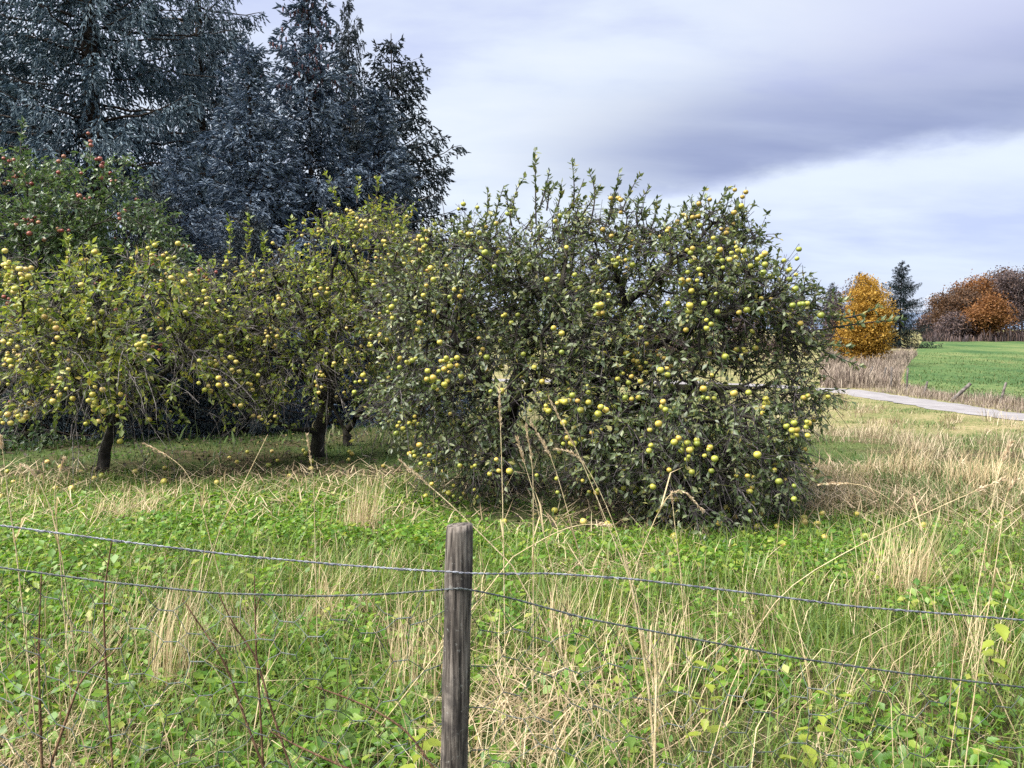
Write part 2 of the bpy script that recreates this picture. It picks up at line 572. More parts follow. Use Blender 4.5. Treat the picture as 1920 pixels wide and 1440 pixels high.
def wood_post_mat():
    m, w = new_mat('weathered_wood')
    tc = w.n('ShaderNodeTexCoord')
    pos = tc.outputs['Object']
    grain = w.noise(w.mapping(pos, (1, 1, 0.035)), 120.0, 5.0, 0.7)
    mid = w.noise(w.mapping(pos, (1, 1, 0.12)), 26.0, 4.0, 0.65, 0.4)
    blot = w.noise(pos, 9.0, 4.0, 0.6)
    v = w.math('ADD', w.math('MULTIPLY', grain, 0.5), w.math('MULTIPLY', mid, 0.5))
    col = w.ramp(v, [(0.40, (0.008, 0.007, 0.006)), (0.46, (0.040, 0.034, 0.031)), (0.52, (0.115, 0.098, 0.086)), (0.61, (0.25, 0.22, 0.195))])
    col = w.mix(w.math('MULTIPLY', w.step(blot, 0.5, 0.64), 0.6), col, (0.022, 0.019, 0.022))
    lich = w.step(w.noise(pos, 70.0, 3.0, 0.6), 0.62, 0.7)
    col = w.mix(w.math('MULTIPLY', lich, 0.5), col, (0.30, 0.30, 0.28))
    b = w.n('ShaderNodeBump')
    b.inputs['Strength'].default_value = 0.9
    b.inputs['Distance'].default_value = 0.006
    w.link(v, b.inputs['Height'])
    finish(w, principled(w, col, 0.85, 0.25, b.outputs[0]))
    return m


def plain_mat(name, col, rough=0.5, metal=0.0, var=None, scale=40.0):
    m, w = new_mat(name)
    c = col
    if var:
        geo = w.n('ShaderNodeNewGeometry')
        c = w.mix(w.step(w.noise(geo.outputs['Position'], scale, 3.0), 0.4, 0.62), col, var)
    finish(w, principled(w, c, rough, 0.5, None, metal))
    return m


M['wire'] = plain_mat('galvanised_wire', (0.22, 0.235, 0.275), 0.5, 0.4, (0.09, 0.095, 0.125), 30.0)
M['wire_dark'] = plain_mat('weathered_wire', (0.045, 0.052, 0.058), 0.55, 0.3, (0.10, 0.115, 0.12), 30.0)
M['net'] = plain_mat('netting_wire', (0.05, 0.062, 0.06), 0.6, 0.2, (0.12, 0.14, 0.135), 7.0)
M['turbine'] = plain_mat('turbine_white', (0.45, 0.47, 0.52), 0.5)
M['old_post'] = plain_mat('old_post', (0.06, 0.052, 0.048), 0.9, 0.0, (0.15, 0.13, 0.12), 6.0)


# ------------------------------------------------------------------ the land
def build_land():
    rad = np.concatenate([[0.0], np.geomspace(0.6, 3200, 150)])
    ang = np.linspace(0, 2 * math.pi, 200, endpoint=False)
    rr, aa = np.meshgrid(rad, ang, indexing='ij')
    X, Y = rr * np.sin(aa), rr * np.cos(aa)
    Z = ground_z(X, Y)
    V = np.stack([X, Y, Z], -1).reshape(-1, 3)
    i, j = np.meshgrid(np.arange(len(rad) - 1), np.arange(len(ang)), indexing='ij')
    j2 = (j + 1) % len(ang)
    n = len(ang)
    A, B, C, D = i * n + j, (i + 1) * n + j, (i + 1) * n + j2, i * n + j2
    T = np.concatenate([np.stack([A, C, B], -1).reshape(-1, 3), np.stack([A, D, C], -1).reshape(-1, 3)])
    tag(obj('ground', mesh_tris('ground', V, T, [ground_mat()], True)), 'rough orchard ground under grass and weeds', None, None, 'structure')

    # green field, a sheet a little above the land
    def sheet(name, left, right, mat, lift, label, nx=40, ny=80):
        s = np.linspace(0, 1, ny)
        L = np.array(left)
        Rr = np.array(right)
        ip = lambda A_, t: np.stack([np.interp(t, np.linspace(0, 1, len(A_)), A_[:, k]) for k in (0, 1)], -1)
        Lp, Rp = ip(L, s), ip(Rr, s)
        u = np.linspace(0, 1, nx)[None, :, None]
        G = Lp[:, None] * (1 - u) + Rp[:, None] * u
        Z = ground_z(G[..., 0], G[..., 1]) + lift
        V = np.concatenate([G, Z[..., None]], -1).reshape(-1, 3)
        i, j = np.meshgrid(np.arange(ny - 1), np.arange(nx - 1), indexing='ij')
        A = i * nx + j
        T = np.concatenate([np.stack([A, A + 1, A + nx + 1], -1).reshape(-1, 3), np.stack([A, A + nx + 1, A + nx], -1).reshape(-1, 3)])
        tag(obj(name, mesh_tris(name, V, T, [mat], True)), label, None, None, 'structure')

    def gp(px, Y):
        p = at(px, 700, Y)
        return (p[0], Y)
    sheet('field', [on_ground(2150, 768), on_ground(1920, 757), on_ground(1800, 746), on_ground(1697, 722), on_ground(1694, 712), on_ground(1700, 690), on_ground(1712, 668), on_ground(1724, 648), gp(1732, 190)],
          [gp(3000, 20), gp(3000, 26), gp(2900, 36), gp(2900, 44), gp(2800, 56), gp(2700, 70), gp(2600, 100), gp(2500, 140), gp(2500, 190)], field_mat(), 0.05,
          'bright green field climbing to the wood', 60, 160)
    # gravel path
    c = np.array([on_ground(2300, 828), on_ground(2100, 806), on_ground(1920, 784), on_ground(1800, 768), on_ground(1700, 752), on_ground(1625, 739), on_ground(1565, 731), on_ground(1480, 726), gp(1300, 50), gp(900, 53), gp(0, 56)])
    t = np.linspace(0, 1, len(c))
    tt = np.linspace(0, 1, 160)
    P = np.stack([np.interp(tt, t, c[:, k]) for k in (0, 1)], -1)
    for _ in range(6):
        P[1:-1] = (P[:-2] + 2 * P[1:-1] + P[2:]) / 4
    d = norm(np.gradient(P, axis=0))
    side = np.stack([d[:, 1], -d[:, 0]], -1)
    wd = 1.25 + 0.10 * np.sin(np.arange(160) * 0.7) + 0.06 * np.sin(np.arange(160) * 1.9)
    cols = np.linspace(-1, 1, 7)
    G = P[:, None] + side[:, None] * (cols[None, :, None] * wd[:, None, None])
    Z = ground_z(G[..., 0], G[..., 1]) + 0.05 - 0.03 * cols[None, :] ** 2
    V = np.concatenate([G, Z[..., None]], -1).reshape(-1, 3)
    i, j = np.meshgrid(np.arange(159), np.arange(6), indexing='ij')
    A = i * 7 + j
    T = np.concatenate([np.stack([A, A + 1, A + 8], -1).reshape(-1, 3), np.stack([A, A + 8, A + 7], -1).reshape(-1, 3)])
    tag(obj('path', mesh_tris('path', V, T, [gravel_mat()], True)), 'pale gravel farm path curving past the orchard', None, None, 'structure')
    # distant wooded ridge
    a = np.linspace(R(-70), R(70), 400)
    prof = 55 + 8 * np.sin(a * 9) + 5 * np.sin(a * 23 + 1) + rng.uniform(-0.8, 0.8, 400)
    rings = [(1500, -4, 0), (1900, 0, 0.35), (2500, 0, 0.96), (2700, 0, 1.0), (3400, 0, 0.2)]
    V = np.concatenate([np.stack([r * np.sin(a), r * np.cos(a), -6 + prof * f + rng.uniform(-1, 1, 400) * (f > 0)], -1) for r, _, f in rings])
    i, j = np.meshgrid(np.arange(len(rings) - 1), np.arange(399), indexing='ij')
    A = i * 400 + j
    T = np.concatenate([np.stack([A, A + 400, A + 401], -1).reshape(-1, 3), np.stack([A, A + 401, A + 1], -1).reshape(-1, 3)])
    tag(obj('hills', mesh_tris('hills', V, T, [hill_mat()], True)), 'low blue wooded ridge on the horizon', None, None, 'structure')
    return P


PATH = build_land()


def path_dist(x, y):
    """metres from the middle of the gravel path"""
    d = np.full(len(x), 1e9)
    for q in PATH[::1]:
        d = np.minimum(d, np.hypot(x - q[0], y - q[1]))
    return d


# ------------------------------------------------------------------ branching trees
def grow(pts, trunk, bf, attach_from=1, limbs=()):
    """connect crown points to the trunk, short edges and short ways home; returns nodes and parents"""
    nodes = [np.array(p, float) for p in trunk]
    par = [-1] + list(range(len(trunk) - 1))
    for start, line in limbs:
        prev = start
        for q in line:
            nodes.append(np.array(q, float))
            par.append(prev)
            prev = len(nodes) - 1
    trunk = nodes
    plen = [0.0]
    for i in range(1, len(trunk)):
        plen.append(plen[par[i]] + np.linalg.norm(nodes[i] - nodes[par[i]]) * 0.5)
    n = len(pts)
    best = np.full(n, 1e9)
    bn = np.zeros(n, int)
    trunk = list(trunk)
    for i in range(attach_from, len(trunk)):
        c = np.linalg.norm(pts - nodes[i], axis=1) + bf * plen[i]
        k = c < best
        best[k], bn[k] = c[k], i
    done = np.zeros(n, bool)
    for _ in range(n):
        i = int(np.argmin(np.where(done, 1e9, best)))
        done[i] = True
        p = bn[i]
        nodes.append(pts[i])
        par.append(p)
        plen.append(plen[p] + np.linalg.norm(pts[i] - nodes[p]))
        k = len(nodes) - 1
        c = np.linalg.norm(pts - pts[i], axis=1) + bf * plen[k]
        m = c < best
        best[m], bn[m] = c[m], k
    return np.array(nodes), np.array(par)


def lump_points(lumps, n):
    vol = np.array([l[1][0] * l[1][1] * l[1][2] for l in lumps]) ** 0.85
    pick = rng.choice(len(lumps), n, p=vol / vol.sum())
    c = np.array([l[0] for l in lumps])[pick]
    r = np.array([l[1] for l in lumps])[pick]
    return c + rdir(n) * (rng.uniform(0.02, 1, n) ** (1 / 2.4))[:, None] * r


def depth_in(p, lumps):
    """how deep inside the union of lumps, 0 at the skin"""
    s = np.full(len(p), -1.0)
    for c, r in lumps:
        s = np.maximum(s, 1 - np.linalg.norm((p - c) / r, axis=1))
    return s


def limb_mesh(nodes, par, tip_r, power, sides=6, seg=4, trunk_n=0, flare=0.0):
    n = len(nodes)
    cnt = np.ones(n)
    for i in range(n - 1, 0, -1):
        cnt[par[i]] += cnt[i]
    rad = tip_r * cnt ** power
    ed = np.zeros((n, 3))
    ed[1:] = nodes[1:] - nodes[par[1:]]
    ln = np.linalg.norm(ed, axis=1)
    idx = np.arange(1, n)
    p = par[idx]
    a, b = nodes[p], nodes[idx]
    L = ln[idx][:, None]
    ta = norm(norm(ed[p]) * 0.8 + norm(ed[idx]) + 1e-6) * L
    tb = norm(ed[idx]) * L
    t = np.linspace(0, 1, seg + 1)[None, :, None]
    h = (2 * t ** 3 - 3 * t ** 2 + 1) * a[:, None] + (t ** 3 - 2 * t ** 2 + t) * ta[:, None] + (-2 * t ** 3 + 3 * t ** 2) * b[:, None] + (t ** 3 - t ** 2) * tb[:, None]
    h[:, 1:-1] += rng.normal(size=h[:, 1:-1].shape) * (L * 0.028)[:, None]
    ra = np.minimum(rad[p], rad[idx] * 1.55)
    ra = np.where(p < trunk_n, np.minimum(rad[p], rad[idx] * 2.0), ra)
    rr = ra[:, None] * (1 - t[..., 0]) + rad[idx][:, None] * t[..., 0]
    rr = rr * (1 + rng.uniform(-0.07, 0.07, rr.shape))
    if flare:
        zb = nodes[0][2]
        hz = h[..., 2] - zb
        k = (idx < trunk_n)[:, None]
        rr = np.where(k, rr * (1 + flare * np.exp(-np.maximum(hz, 0) / 0.12)), rr)
    return tubes(h, rr, sides), rad, norm(ed)


def make_apple_mesh(name, mat):
    segs, rings = 9, 6
    V, T = [], []
    for i in range(rings + 1):
        ph = math.pi * i / rings
        r = math.sin(ph) * (1 + 0.05 * math.cos(ph))
        z = math.cos(ph) * 0.88
        if i == 0:
            z = 0.66
        if i == rings:
            z = -0.76
        for j in range(segs):
            a = 2 * math.pi * j / segs
            k = 1 + 0.03 * math.cos(5 * a) * (1 if i >= rings - 2 else 0)
            V.append((r * k * math.cos(a), r * k * math.sin(a), z))
    for i in range(rings):
        for j in range(segs):
            a, b, c, d = i * segs + j, i * segs + (j + 1) % segs, (i + 1) * segs + (j + 1) % segs, (i + 1) * segs + j
            if i > 0:
                T.append((a, c, b))
            if i < rings - 1:
                T.append((a, d, c))
    return mesh_tris(name, np.array(V) * 0.036, np.array(T), [mat], True)


APPLES = {k: make_apple_mesh('apple', M[k]) for k in ('apple_yellow', 'apple_green', 'apple_red')}


def apple_tree(label, trunk, lumps, n_nodes, leaf_mat_key, apple_key, n_apples, twigs=4, leaves=6, leaf_len=0.065,
               shoots=(), droop=0.35, bare=0.12, tip_r=0.0036, bf=0.42, apple_size=1.0, attach_from=2, more_apples=0, power=0.44, long_twigs=0, holes=0.44, limbs=(), twig_key='twig'):
    base = np.array(trunk[0])
    trunk = [np.array(p) for p in trunk]
    lump_w = [(np.array(c), np.array(r)) for c, r in lumps]
    pts = lump_points(lump_w, n_nodes)
    pts = pts[pts[:, 2] > ground_z(pts[:, 0], pts[:, 1]) + 0.12]
    cl = vnoise(pts[:, 0] + 0.6 * pts[:, 1], pts[:, 2] - 0.5 * pts[:, 1], 0.33)
    pts = pts[cl > holes - 0.12 * rnd(len(pts))]
    nodes, par = grow(pts, trunk, bf, attach_from, limbs)
    tn = len(trunk) + sum(len(l) for _, l in limbs)
    limb, rad, ed = limb_mesh(nodes, par, tip_r, power, 5, 3, tn, 0.5)
    t = thing('apple_tree', label, 'apple tree', base, 'apple trees in the orchard')
    # twigs
    cn = nodes[tn:]
    cd = ed[tn:]
    centre = np.mean([c for c, _ in lump_w], 0)
    k = np.repeat(np.arange(len(cn)), twigs)
    nt = len(k)
    outw = norm(cn[k] - centre)
    d0 = norm(cd[k] * 0.5 + rdir(nt) * 0.85 + outw * 0.45 + np.array([0, 0, 1.0]) * rnd(nt, -0.3, 0.45)[:, None])
    tl = rnd(nt, 0.10, 0.36)
    tpar = np.linspace(0, 1, 3)[None, :, None]
    TW = cn[k][:, None] + d0[:, None] * tl[:, None, None] * tpar
    TW[..., 2] -= (tl * droop * rnd(nt, 0.3, 1.3))[:, None] * np.linspace(0, 1, 3)[None] ** 2
    TW[:, 1:] += rng.normal(size=(nt, 2, 3)) * 0.012
    TR = np.linspace(0.0044, 0.002, 3)[None] * rnd(nt, 0.7, 1.25)[:, None]
    wood = [limb, tubes(TW, TR, 3)]
    # long bare hanging twigs with side spurs
    if long_twigs:
        low = np.where(cn[:, 2] < np.percentile(cn[:, 2], 55))[0]
        for i in rng.choice(low, long_twigs):
            g_ = norm((cn[i] - centre) * np.array([1, 1, 0.15]) + rng.normal(size=3) * 0.35)
            ln = rng.uniform(0.3, 0.85)
            u = np.linspace(0, 1, 6)[:, None]
            q = cn[i] + g_ * ln * u + np.array([0, 0, -1.0]) * ln * rng.uniform(0.25, 0.8) * u ** 2 + rng.normal(size=(6, 3)) * 0.012
            wood.append(tubes(q[None], np.linspace(0.006, 0.0022, 6)[None], 4))
            for _ in range(6):
                k2 = int(rng.integers(1, 6))
                e = q[k2] + norm(g_ * 0.4 + rng.normal(size=3) * 0.7 + np.array([0, 0, -0.2])) * rng.uniform(0.05, 0.2)
                wood.append(tubes(np.array([[q[k2], (q[k2] + e) / 2 + rng.normal(size=3) * 0.008, e]]), np.array([[0.0034, 0.0028, 0.0016]]), 3))
    # leaves along the twigs
    has = rnd(nt) > bare
    src = np.repeat(np.where(has)[0], leaves)
    f = rnd(len(src), 0.15, 1.0)
    seg = np.minimum((f * 2).astype(int), 1)
    fr = (f * 2 - seg)[:, None]
    LP = TW[src, seg] * (1 - fr) + TW[src, seg + 1] * fr
    LD = norm(d0[src] * 0.55 + rdir(len(src)) * 0.8 + np.array([0, 0, -0.22]))
    LN = norm(rdir(len(src)) * 0.75 + np.array([0, 0, 0.9]) + outw[src] * 0.3)
    LL = leaf_len * rnd(len(src), 0.5, 1.35)
    geo = [leaf_geo(LP, LD, LN, LL, LL * rnd(len(src), 0.44, 0.6))]
    # upright water shoots
    for a, b in shoots:
        a, b = np.array(a), np.array(b)
        ln = np.linalg.norm(b - a)
        s = np.linspace(0, 1, 8)[None, :, None]
        bend = rng.normal(size=3) * ln * 0.06
        poly = a + (b - a) * s + bend * (np.sin(s * math.pi))
        wood.append(tubes(poly, np.linspace(0.009, 0.003, 8)[None], 4))
        nl = max(8, int(ln / 0.016))
        u = rnd(nl, 0.12, 1.0) ** 0.8
        LPs = np.stack([np.interp(u, np.linspace(0, 1, 8), poly[0, :, q]) for q in range(3)], -1)
        ax = norm(b - a)
        LDs = norm(ax * 0.7 + rdir(nl) * 0.75)
        Ls = leaf_len * rnd(nl, 0.9, 1.45)
        geo.append(leaf_geo(LPs, LDs, norm(rdir(nl) * 0.6 + ax), Ls, Ls * 0.48, 0.25, 0.1))
    # apples near the skin, more where the light and the camera side are
    s = depth_in(cn, lump_w)
    face = np.clip((centre[1] - cn[:, 1]) / 1.2, -1, 1)
    score = (s < 0.3) * (0.55 + 0.45 * face) + 0.02
    score = score * (0.7 + 0.8 * vnoise(cn[:, 0] * 3 + cn[:, 1], cn[:, 2] * 3 + cn[:, 1], 1.0) ** 2)
    n_all = n_apples + more_apples
    pick = rng.choice(len(cn), n_all, p=score / score.sum(), replace=True)
    ap = []
    turn = 0
    while len(ap) < n_all:
        i = pick[turn % len(pick)]
        turn += 1
        g = norm(cn[i] - centre)
        toward = norm(np.array([0, 0, EYE]) - cn[i])
        c0 = cn[i] + g * rnd(1, 0.04, 0.16) + toward * rnd(1, 0.03, 0.19) + rng.normal(size=3) * 0.06
        for _ in range(int(rng.choice([1, 1, 1, 2, 2, 3, 4]))):
            for _try in range(8):
                q = c0 + rng.normal(size=3) * np.array([0.045, 0.04, 0.045])
                if all(np.sum((q - o[0]) ** 2) > 0.0047 * apple_size ** 2 for o in ap[-14:]):
                    break
            if q[2] > ground_z(q[0], q[1]) + 0.08:
                ap.append((q, cn[i]))
    ap = ap[:n_all]
    ap.sort(key=lambda e: e[0][1])          # those nearest the path of view become single apples
    AP = np.array([q for q, _ in ap])
    AN = np.array([q for _, q in ap])
    stem = np.stack([AN, (AN + AP) / 2 + np.array([0, 0, 0.03]), AP + np.array([0, 0, 0.05]), AP + np.array([0, 0, 0.026])], 1)
    wood.append(tubes(stem, np.full((len(AP), 4), 0.0022), 3))
    # meshes, local to the tree
    tv, tt_ = limb
    keep = len(tv)
    obj('trunk', mesh_tris('apple_trunk', tv - base, tt_, [M['bark']], True), t)
    V, T = join(*wood[1:])
    obj('twigs', mesh_tris('apple_twigs', V - base, T, [M[twig_key]]), t)['kind'] = 'stuff'
    V, T = join(*geo)
    obj('crown', mesh_tris('apple_crown', V - base, T, [M[leaf_mat_key]]), t)
    if more_apples:
        me = APPLES[apple_key]
        av = np.array([v.co[:] for v in me.vertices])
        at_ = np.array([p_.vertices[:] for p_ in me.polygons])
        V, T = join(*[(av * apple_size * random.uniform(0.78, 1.15) + q - base, at_) for q in AP[n_apples:]])
        o = obj('apples', mesh_tris('apples', V, T, [me.materials[0]], True), t)
        o['kind'] = 'stuff'
    for q in AP[:n_apples]:
        o = obj('apple', APPLES[apple_key], t, q - base, random.uniform(0, 6.28), apple_size * random.uniform(0.66, 1.2))
        o.rotation_euler[0] = random.uniform(-0.45, 0.45)
        o.rotation_euler[1] = random.uniform(-0.45, 0.45)
    return t


def lump(px, py, Y, rx, ry, rd):
    """a rounded part of a crown: pixel centre, distance, pixel half sizes, half depth in metres"""
    return at(px, py, Y), np.array([rx / F_PX * Y, rd, ry / F_PX * Y])


def trunk_px(pts):
    """trunk polyline from (px, py, Y), its foot set in the ground"""
    P = [at(*p) for p in pts]
    P[0][2] = float(ground_z(P[0][0], P[0][1])) - 0.04
    return P


def limb(start, *pts):
    """a main limb leaving trunk point number start, through (px, py, Y)"""
    return start, [at(*p) for p in pts]


def shoot(pa, pb, Y):
    return at(pa[0], pa[1], Y), at(pb[0], pb[1], Y - 0.1)


apple_tree('large green leaved apple tree whose trunk stands just right of the fence post',
           trunk_px([(948, 925, 8.3), (942, 860, 8.3), (955, 780, 8.3), (975, 690, 8.25), (985, 610, 8.3)]),
           [lump(895, 560, 8.3, 165, 125, 1.25), lump(1010, 500, 8.4, 150, 110, 1.3), lump(830, 690, 8.0, 120, 110, 1.0),
            lump(940, 790, 7.5, 150, 120, 0.75), lump(800, 600, 8.6, 110, 110, 0.9), lump(1050, 420, 8.4, 75, 55, 0.7), lump(1060, 640, 7.6, 120, 120, 0.8),
            lump(880, 470, 8.4, 90, 55, 0.8), lump(770, 740, 8.2, 75, 75, 0.6), lump(800, 500, 8.7, 80, 60, 0.7), lump(860, 850, 7.6, 90, 60, 0.5)],
           1500, 'leaf_green', 'apple_green', 298, twigs=5, leaves=8, leaf_len=0.056, bare=0.46, apple_size=0.72, more_apples=60, tip_r=0.0042, twig_key='twig_dark',
           limbs=[limb(2, (910, 720, 8.1), (870, 660, 8.0), (830, 600, 8.2)), limb(3, (1010, 640, 8.0), (1050, 570, 8.0), (1060, 480, 8.2)), limb(2, (980, 740, 7.8), (1010, 700, 7.4))],
           shoots=[shoot((1005, 420), (1003, 282), 8.3), shoot((1012, 390), (1030, 320), 8.2), shoot((985, 430), (1040, 350), 8.4), shoot((1060, 400), (1095, 335), 8.2),
                   shoot((1080, 420), (1125, 350), 8.3), shoot((930, 450), (945, 410), 8.4), shoot((865, 460), (880, 405), 8.4), shoot((830, 480), (815, 425), 8.4)] + [shoot((q, w), (q + random.uniform(-12, 22), w - random.uniform(45, 95)), 8.3 + random.uniform(-0.3, 0.2)) for q, w in ((905, 440), (925, 430), (960, 425), (975, 420), (1025, 395), (1045, 390), (1075, 395), (1110, 405))])
apple_tree('large apple tree with crown hanging to the ground, furthest to the right in the orchard',
           trunk_px([(1106, 880, 8.5), (1104, 820, 8.5), (1112, 740, 8.45), (1125, 660, 8.3), (1160, 600, 8.2)]),
           [lump(1240, 570, 8.0, 190, 140, 1.35), lump(1325, 470, 8.1, 85, 80, 0.8), lump(1150, 480, 8.2, 100, 90, 0.9), lump(1430, 620, 7.6, 110, 95, 0.9),
            lump(1330, 770, 7.2, 160, 140, 0.9), lump(1405, 850, 6.9, 95, 110, 0.6), lump(1220, 840, 6.9, 130, 110, 0.6), lump(1490, 740, 7.2, 58, 70, 0.5),
            lump(1300, 930, 6.6, 110, 75, 0.45), lump(1120, 700, 7.4, 100, 110, 0.7), lump(1470, 560, 7.6, 70, 50, 0.5), lump(1360, 560, 7.5, 110, 90, 0.7),
            lump(1465, 870, 6.9, 40, 85, 0.3), lump(1100, 820, 7.1, 90, 90, 0.5)],
           1800, 'leaf_green', 'apple_green', 299, twigs=5, leaves=8, leaf_len=0.056, bare=0.46, apple_size=0.74, more_apples=160, tip_r=0.0042, twig_key='twig_dark',
           limbs=[limb(2, (1170, 690, 8.2), (1240, 640, 7.9), (1330, 600, 7.7), (1420, 570, 7.5)), limb(3, (1170, 580, 8.2), (1230, 520, 8.1), (1300, 460, 8.0)), limb(1, (1160, 780, 8.0), (1230, 740, 7.5), (1300, 730, 7.1))],
           shoots=[shoot((1130, 430), (1160, 325), 8.1), shoot((1165, 400), (1200, 328), 8.1), shoot((1180, 440), (1225, 378), 8.1), shoot((1270, 430), (1285, 385), 8.1),
                   shoot((1310, 430), (1365, 352), 8.0), shoot((1330, 440), (1380, 380), 8.0), shoot((1330, 470), (1378, 420), 8.0), shoot((1400, 560), (1450, 495), 7.6),
                   shoot((1445, 560), (1480, 500), 7.5), shoot((1470, 560), (1535, 535), 7.5), shoot((1500, 620), (1600, 560), 7.3), shoot((1500, 625), (1690, 600), 7.3),
                   shoot((1560, 600), (1650, 575), 7.3), shoot((1500, 640), (1620, 690), 7.2), shoot((1510, 650), (1590, 650), 7.2)] + [shoot((q, w), (q + random.uniform(-10, 30), w - random.uniform(40, 85)), 8.0 + random.uniform(-0.3, 0.2)) for q, w in ((1140, 420), (1195, 425), (1215, 440), (1240, 445), (1290, 420), (1300, 405), (1345, 420), (1365, 450), (1385, 480), (1415, 545), (1430, 550), (1455, 560))])
apple_tree('yellowing apple tree with a single short dark trunk and lichen grey drooping twigs',
           trunk_px([(192, 892, 9.2), (196, 845, 9.2), (205, 800, 9.2), (212, 745, 9.2), (215, 690, 9.25)]),
           [lump(210, 560, 9.1, 175, 95, 1.1), lump(110, 600, 9.0, 110, 110, 0.9), lump(320, 620, 9.0, 100, 100, 0.9), lump(240, 690, 8.6, 150, 85, 0.7),
            lump(110, 730, 8.7, 95, 70, 0.6), lump(345, 730, 8.8, 95, 60, 0.6), lump(170, 500, 9.1, 140, 50, 0.7), lump(30, 640, 9.0, 70, 90, 0.6)],
           950, 'leaf_yellow', 'apple_yellow', 270, twigs=4, leaves=8, leaf_len=0.074, bare=0.6, long_twigs=110, tip_r=0.0038,
           limbs=[limb(2, (170, 740, 9.1), (125, 700, 9.0), (80, 660, 9.0)), limb(2, (255, 745, 9.1), (305, 700, 9.0), (340, 660, 9.0))], droop=0.6,
           shoots=[shoot((130, 500), (120, 445), 9.1), shoot((280, 500), (290, 455), 9.0), shoot((365, 600), (400, 575), 8.9)], apple_size=0.8)
apple_tree('old apple tree with dense twiggy crown and mossy leaning trunk at the centre left',
           trunk_px([(592, 868, 10.6), (596, 815, 10.6), (612, 760, 10.6), (622, 690, 10.6), (625, 620, 10.6)]),
           [lump(650, 500, 10.6, 130, 90, 1.2), lump(690, 418, 10.6, 72, 64, 0.65), lump(520, 560, 10.4, 125, 80, 1.0), lump(450, 630, 10.0, 75, 80, 0.7),
            lump(540, 730, 9.8, 95, 60, 0.6), lump(720, 580, 10.4, 110, 110, 1.0), lump(430, 540, 10.2, 70, 50, 0.6), lump(600, 620, 10.0, 110, 80, 0.7), lump(400, 600, 10.2, 60, 80, 0.6), lump(740, 490, 10.3, 80, 60, 0.7), lump(470, 700, 9.9, 70, 60, 0.5)],
           1300, 'leaf_yellow', 'apple_yellow', 299, twigs=5, leaves=7, leaf_len=0.064, bare=0.62, long_twigs=110, tip_r=0.0046,
           limbs=[limb(2, (655, 748, 10.5), (705, 722, 10.4), (750, 690, 10.4)), limb(1, (562, 806, 10.4), (520, 792, 10.2), (470, 770, 10.0)), limb(3, (590, 640, 10.5), (560, 580, 10.4), (530, 540, 10.4)), limb(2, (585, 720, 10.3), (545, 680, 10.1), (500, 640, 10.0))], droop=0.3,
           shoots=[shoot((425, 490), (430, 408), 10.0), shoot((462, 490), (468, 405), 10.0), shoot((545, 490), (547, 408), 10.2), shoot((640, 400), (612, 325), 10.4),
                   shoot((670, 380), (675, 335), 10.4), shoot((700, 380), (705, 335), 10.4), shoot((740, 470), (757, 410), 10.4), shoot((500, 500), (495, 440), 10.2)], apple_size=0.68)
apple_tree('apple tree with a forked trunk half hidden behind the mossy one',
           trunk_px([(652, 846, 11.8), (650, 815, 11.8), (668, 780, 11.8), (700, 740, 11.8), (735, 690, 11.8)]),
           [lump(760, 560, 11.8, 110, 95, 1.0), lump(840, 640, 11.6, 110, 100, 1.0), lump(640, 700, 11.9, 70, 70, 0.6), lump(740, 720, 11.2, 85, 60, 0.6)],
           380, 'leaf_mid', 'apple_yellow', 130, twigs=4, leaves=6, bare=0.4, attach_from=1, apple_size=0.68, tip_r=0.005,
           limbs=[limb(1, (640, 795, 11.8), (625, 765, 11.8), (615, 730, 11.9)), limb(2, (690, 785, 11.6), (730, 775, 11.5))])
apple_tree('dark leaved apple tree bearing red apples in front of the spruces',
           trunk_px([(-30, 850, 12.2), (-25, 800, 12.2), (0, 730, 12.2), (30, 650, 12.3), (60, 570, 12.3)]),
           [lump(110, 400, 12.3, 150, 95, 1.2), lump(30, 480, 12.2, 140, 120, 1.2), lump(230, 460, 12.2, 120, 90, 1.0), lump(330, 530, 11.8, 65, 60, 0.7),
            lump(40, 640, 11.8, 130, 110, 1.0), lump(-20, 800, 11.0, 110, 60, 0.7), lump(200, 340, 12.2, 65, 45, 0.6), lump(60, 320, 12.3, 70, 40, 0.6), lump(170, 620, 12.2, 140, 110, 0.8)],
           1080, 'leaf_dark', 'apple_red', 299, holes=0.32, bare=0.05, twigs=4, leaves=8, leaf_len=0.074,
           shoots=[shoot((40, 290), (45, 225), 12.3), shoot((170, 310), (165, 270), 12.2)], apple_size=0.9)


